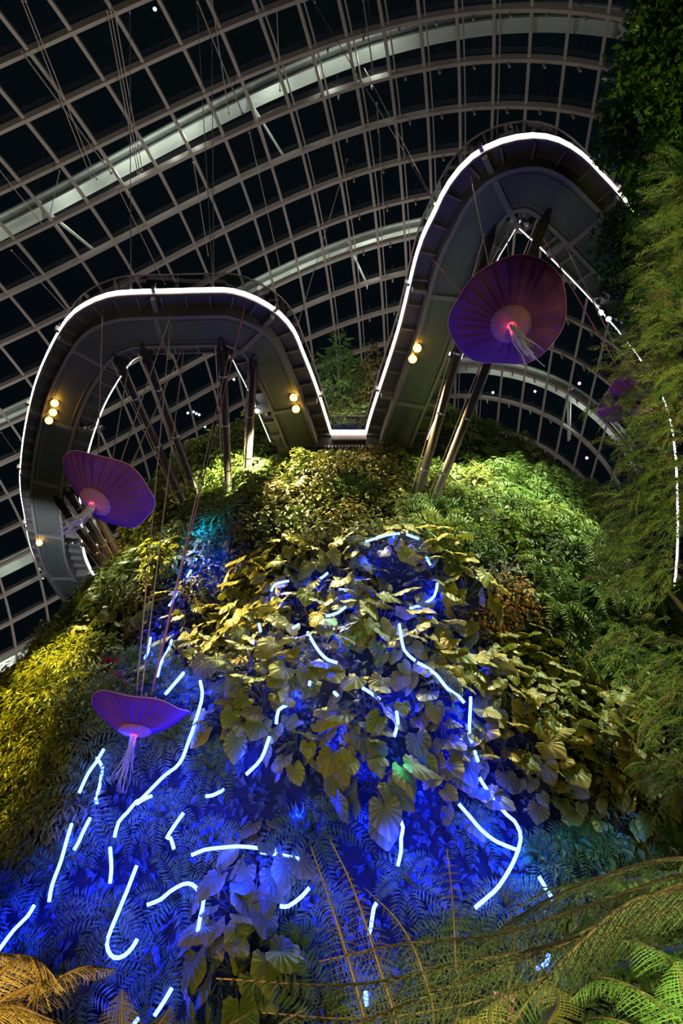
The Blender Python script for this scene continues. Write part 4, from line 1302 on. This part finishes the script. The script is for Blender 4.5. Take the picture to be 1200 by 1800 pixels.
tree_fern('tree_fern', (1330, 1520), 5.2, [
    [(1180, 1560, 5.0), (1000, 1650, 4.8), (830, 1690, 4.6), (620, 1730, 4.5), (380, 1720, 4.5)],
    [(1180, 1510, 5.3), (1050, 1545, 5.4), (930, 1600, 5.6), (840, 1670, 5.7), (790, 1740, 5.7)],
    [(1200, 1590, 5.0), (1060, 1640, 4.8), (900, 1690, 4.6), (700, 1770, 4.5), (560, 1830, 4.5)],
    [(1220, 1560, 4.8), (1100, 1590, 4.6), (960, 1720, 4.3), (900, 1800, 4.3)],
    [(1190, 1540, 5.4), (1040, 1590, 5.4), (880, 1640, 5.3), (700, 1660, 5.2), (560, 1690, 5.2)],
    [(1180, 1570, 5.2), (1010, 1690, 5.0), (840, 1760, 4.9), (640, 1790, 4.8), (460, 1780, 4.8)],
], G['frond'], 'large dusky tree fern whose brown-stalked fronds sweep in from the lower right corner', 0.42, 1, npin=52)
tree_fern('tree_fern', (1380, 1600), 6.5, [
    [(1260, 1540, 6.4), (1120, 1545, 6.2), (980, 1560, 6.1), (900, 1600, 6.0)],
    [(1280, 1590, 6.2), (1160, 1600, 6.0), (1060, 1630, 6.0), (990, 1660, 6.0)],
    [(1270, 1640, 6.2), (1160, 1670, 6.0), (1080, 1700, 5.9), (1040, 1730, 5.9)],
], G['frond_green'], 'fresh green tree fern behind the dusky one at the lower right', 0.42, 2, npin=56, leaflets=0)
tree_fern('tree_fern', (680, 2000), 6.6, [
    [(650, 1830, 6.6), (610, 1680, 6.8), (575, 1570, 7.0), (545, 1485, 7.2)],
    [(700, 1830, 6.6), (660, 1680, 6.8), (620, 1560, 7.0), (580, 1475, 7.2)],
    [(760, 1820, 6.5), (740, 1700, 6.6), (700, 1620, 6.8), (640, 1560, 7.0)],
    [(800, 1800, 6.5), (800, 1680, 6.6), (795, 1580, 6.8), (785, 1490, 7.0)],
    [(860, 1800, 6.5), (900, 1700, 6.6), (900, 1620, 6.8), (880, 1560, 7.0)],
], G['frond'], 'upright feathery tree fern in the bottom centre, tips just below the curved upright rope', 0.36, 3, npin=40)
tree_fern('tree_fern', (-60, 1790), 5.0, [
    [(10, 1700, 5.0), (60, 1690, 5.0), (70, 1740, 4.9), (20, 1790, 4.8)],
    [(40, 1740, 5.0), (100, 1720, 5.0), (150, 1700, 5.1), (205, 1705, 5.2)],
    [(-20, 1690, 5.0), (20, 1680, 5.0), (70, 1690, 5.0), (110, 1740, 5.0)],
    [(20, 1770, 4.8), (80, 1790, 4.7), (130, 1810, 4.7)],
], G['frond_gold'], 'straw and yellow lit tree fern in the bottom left corner', 0.30, 4, npin=44)
tree_fern('tree_fern', (1230, 1900), 4.6, [
    [(1180, 1790, 4.6), (1120, 1740, 4.6), (1050, 1720, 4.7), (1000, 1760, 4.7)],
    [(1210, 1760, 4.6), (1180, 1690, 4.7), (1130, 1660, 4.7), (1090, 1650, 4.8)],
    [(1160, 1830, 4.5), (1100, 1800, 4.5), (1050, 1790, 4.6), (1010, 1810, 4.6)],
    [(1220, 1800, 4.5), (1200, 1740, 4.5), (1190, 1690, 4.5)],
    [(1140, 1860, 4.4), (1090, 1830, 4.4), (1060, 1840, 4.4)],
], G['frond_green'], 'brightly lit pale green fern in the bottom right corner', 0.34, 5, npin=40, trunk=False)
tree_fern('tree_fern', (930, 1900), 5.6, [
    [(860, 1790, 5.6), (900, 1740, 5.6), (960, 1730, 5.6), (1010, 1760, 5.6)],
    [(880, 1830, 5.6), (840, 1790, 5.6), (800, 1790, 5.6)],
    [(960, 1810, 5.6), (980, 1760, 5.8), (960, 1710, 6.0), (920, 1680, 6.0)],
], G['frond_gold'], 'yellow arching fern at the bottom edge, right of centre', 0.22, 6, trunk=False)
tree_fern('tree_fern', (215, 1930), 6.0, [
    [(215, 1850, 6.0), (215, 1790, 6.0), (215, 1740, 6.0)],
    [(250, 1850, 6.0), (280, 1800, 6.0), (300, 1770, 6.0)],
    [(150, 1850, 6.0), (120, 1810, 6.0), (100, 1790, 6.0)],
    [(350, 1880, 6.0), (380, 1820, 6.1), (440, 1780, 6.2)],
    [(450, 1900, 6.0), (470, 1820, 6.1), (540, 1770, 6.2)],
], G['frond'], 'dull green upright fern at the bottom edge, left of centre', 0.30, 7, trunk=False)
# small pink flowers near the bottom
for k, (px, py) in enumerate(((875, 1752), (895, 1756), (900, 1782), (905, 1786), (945, 1755))):
    q = pxw(px, py, 6.3); rr_ = np.random.default_rng(k); mm = MB(); u = rr_.normal(0, 1, (14, 3))
    mm.scatter(LV, LF, frames(rr_.normal(0, 1, (14, 3)), u) * 0.05, u * 0.012, rr_.random(14))
    st = MB(); st.tube([[0, 0, 0], [0.03, 0.02, -q[2]]], 0.006, 5)
    o = empty('pink_flower', q); tag(o, ['leftmost tiny pink flower at the bottom edge', 'second tiny pink flower from the left at the bottom edge', 'tiny pale pink flower just above the yellow arching fern', 'lowest tiny pink flower at the yellow arching fern', 'rightmost tiny pink flower by the yellow arching fern'][k], 'flower')
    mm.build('blossom', G['pinkfl'], o); st.build('stem', M['stem'], o)

# floor
m = MB(); m.box((0, 40, -0.15), (90, 90, 0.15)); fl = m.build('floor', M['soil']); tag(fl, kind='structure')

# small distant lamps beyond the glass, and glowing balls imitating pink reflections
for k, (px, py, pk) in enumerate(((330, 726, 0), (340, 724, 0), (345, 727, 0), (350, 729, 0), (398, 668, 0), (411, 667, 0), (355, 748, 0), (360, 750, 0), (286, 855, 0), (1018, 674, 1), (1031, 805, 1), (1043, 900, 1), (935, 795, 0), (940, 688, 0), (272, 16, 0), (866, 690, 0))):
    p = dome_px(np.array(float(px)), np.array(float(py)), 9.0)
    m = MB(); m.sphere((0, 0, 0), 0.14 if not pk else 0.17, 8, 5)
    o = empty('distant_light_dot', p); b = m.build('bulb', M['pink_reflection'] if pk else M['lamp_tiny'], o, smooth=True)
    m = MB(); m.tube([[0, 0, .1], [0, 0, 0.9]], 0.04, 5); m.build('bracket', M['black'], o)
    pos = ['leftmost of the row of four lamps', 'second of the row of four lamps', 'third of the row of four lamps', 'rightmost of the row of four lamps', 'left of two white lamps beside the upright prop', 'right of two white lamps beside the upright prop', 'upper of two lamps under the row of four', 'lower of two lamps under the row of four',
           'bright white lamp right of the tilted lantern', 'ball added for the highest pink reflection on the right', 'ball added for the middle pink reflection on the right', 'ball added for the lowest pink reflection on the right', 'white lamp over the right shoulder of the mountain', 'white lamp between the big lantern and the pink reflection', 'tiny lamp near the top left', 'lamp behind the big lantern'][k]
    tag(o, pos + ', far beyond the glass', 'lamp')

# ------------------------------------------------------------------ light
w = bpy.data.worlds.new('night'); SC.world = w; w.use_nodes = True
w.node_tree.nodes['Background'].inputs[0].default_value = (0.25, 0.5, 0.75, 1)
w.node_tree.nodes['Background'].inputs[1].default_value = 0.006

WARM = (1.0, 0.74, 0.30); AMB = (1.0, 0.66, 0.22); WHT = (0.95, 1.0, 0.85)
def sp(name, frm, to, e, col, ang, size=0.2):
    return spot(name, np.array(frm) + [0, 0, -0.35], hit(*to)[0], e, col, ang, 0.8, size)
LA = at_z(93, 725, 24.1); LB = at_z(69, 954, 24.1); LC = at_z(518, 709, 24.1); LD = at_z(729, 621, 24.1)
sp('amber_beam', LA, (420, 1110), 42000, (1.0, 0.70, 0.12), 22)
sp('amber_beam', LA, (50, 1290), 36000, (1.0, 0.80, 0.10), 24)
sp('amber_beam', at_z(1078, 548, 24.4), (868, 1095), 12000, (1.0, 0.72, 0.25), 9)
sp('amber_beam', LC, (480, 1420), 3500, (0.85, 0.95, 0.30), 30)
spot('cool_fill', (-14.5, 27.0, 18.0), (-17.4, 33.0, 24), 2600, (0.75, 0.88, 1.0), 75)  # added spot without a fixture, lightens the far left underside
spot('underside_fill', (-9.0, 5.0, 0.6), (-4.0, 19.0, 24.0), 1200, (1.0, 0.9, 0.8), 100)  # added weak fill for the walkway undersides
sp('amber_beam', LA, (250, 960), 2200, WARM, 40)
sp('amber_beam', LC, (600, 1300), 5500, (0.95, 0.9, 0.3), 60)
sp('amber_beam', LD, (760, 1060), 2200, (0.9, 1.0, 0.6), 55)
sp('amber_beam', LD, (980, 1270), 9000, AMB, 40)
sp('white_beam', at_z(463, 712, 24.6), (420, 850), 18000, (0.98, 1.0, 0.55), 58)
sp('white_beam', at_z(463, 712, 24.6), (600, 880), 8000, WARM, 70)
sp('white_beam', at_z(792, 610, 24.6), (840, 850), 11000, (0.95, 1.0, 0.6), 70)
sp('white_beam', at_z(1078, 548, 24.6), (930, 980), 12000, (0.85, 1.0, 0.6), 60)
sp('white_beam', at_z(1178, 1085, 24.6), (1050, 1100), 3000, (0.85, 1.0, 0.7), 80)
sp('white_beam', at_z(150, 735, 24.6), (230, 1020), 4500, (0.9, 1.0, 0.7), 50)
# added fill lights for the dome grid, from the mountain top and walkways
for p, t, e in (((-12, 36, 30), (-45, 50, 30), 26000), ((-6, 20, 27.5), (-30, 30, 50), 24000), ((2, 30, 40), (10, 45, 60), 9000), ((5, 12, 28), (2, 10, 60), 9000), ((12, 36, 32), (40, 60, 40), 9000), ((-14, 20, 28), (-50, 10, 30), 24000), ((-17, 44, 27), (-40, 70, 10), 20000), ((0, 22, 28), (5, 50, 55), 9000)):
    spot('dome_fill', p, t, e * 0.22, (1.0, 0.88, 0.80), 150, 1.0, 0.6)
# floods for the foreground ferns, and added unseen lights for the trees and lanterns
spot('fern_flood', (1.6, 1.4, 0.3), pxw(1160, 1720, 4.8), 2200, (0.8, 1.0, 0.35), 60)
spot('fern_flood', (-3.2, 1.6, 0.5), pxw(60, 1720, 5.0), 2400, (1.0, 0.76, 0.28), 60)
spot('tree_fill', (7.5, 2.0, 0.5), pxw(1150, 800, 9), 2300, (0.9, 1.0, 0.28), 60)
spot('tree_fill', (7.0, 3.0, 0.8), pxw(1150, 230, 11), 1300, (0.9, 1.0, 0.35), 50)
spot('fern_flood', (2.4, 0.6, 2.6), pxw(980, 1640, 5.5), 55, (1.0, 0.88, 0.65), 75)
spot('fern_flood', (2.7, 2.0, 3.2), pxw(1130, 1600, 6), 170, (0.85, 1.0, 0.5), 50)
spot('jelly_fill', (5.5, 3.0, 1.0), J1[0], 130, (0.85, 0.35, 0.8), 16)  # added out of frame to light the lantern from below
spot('jelly_fill', (-5.5, 3.0, 1.0), J2[0], 200, (0.9, 0.35, 0.75), 18)
spot('jelly_fill', (-4.5, 3.0, 1.0), J4[0], 500, (0.8, 0.3, 0.8), 16)
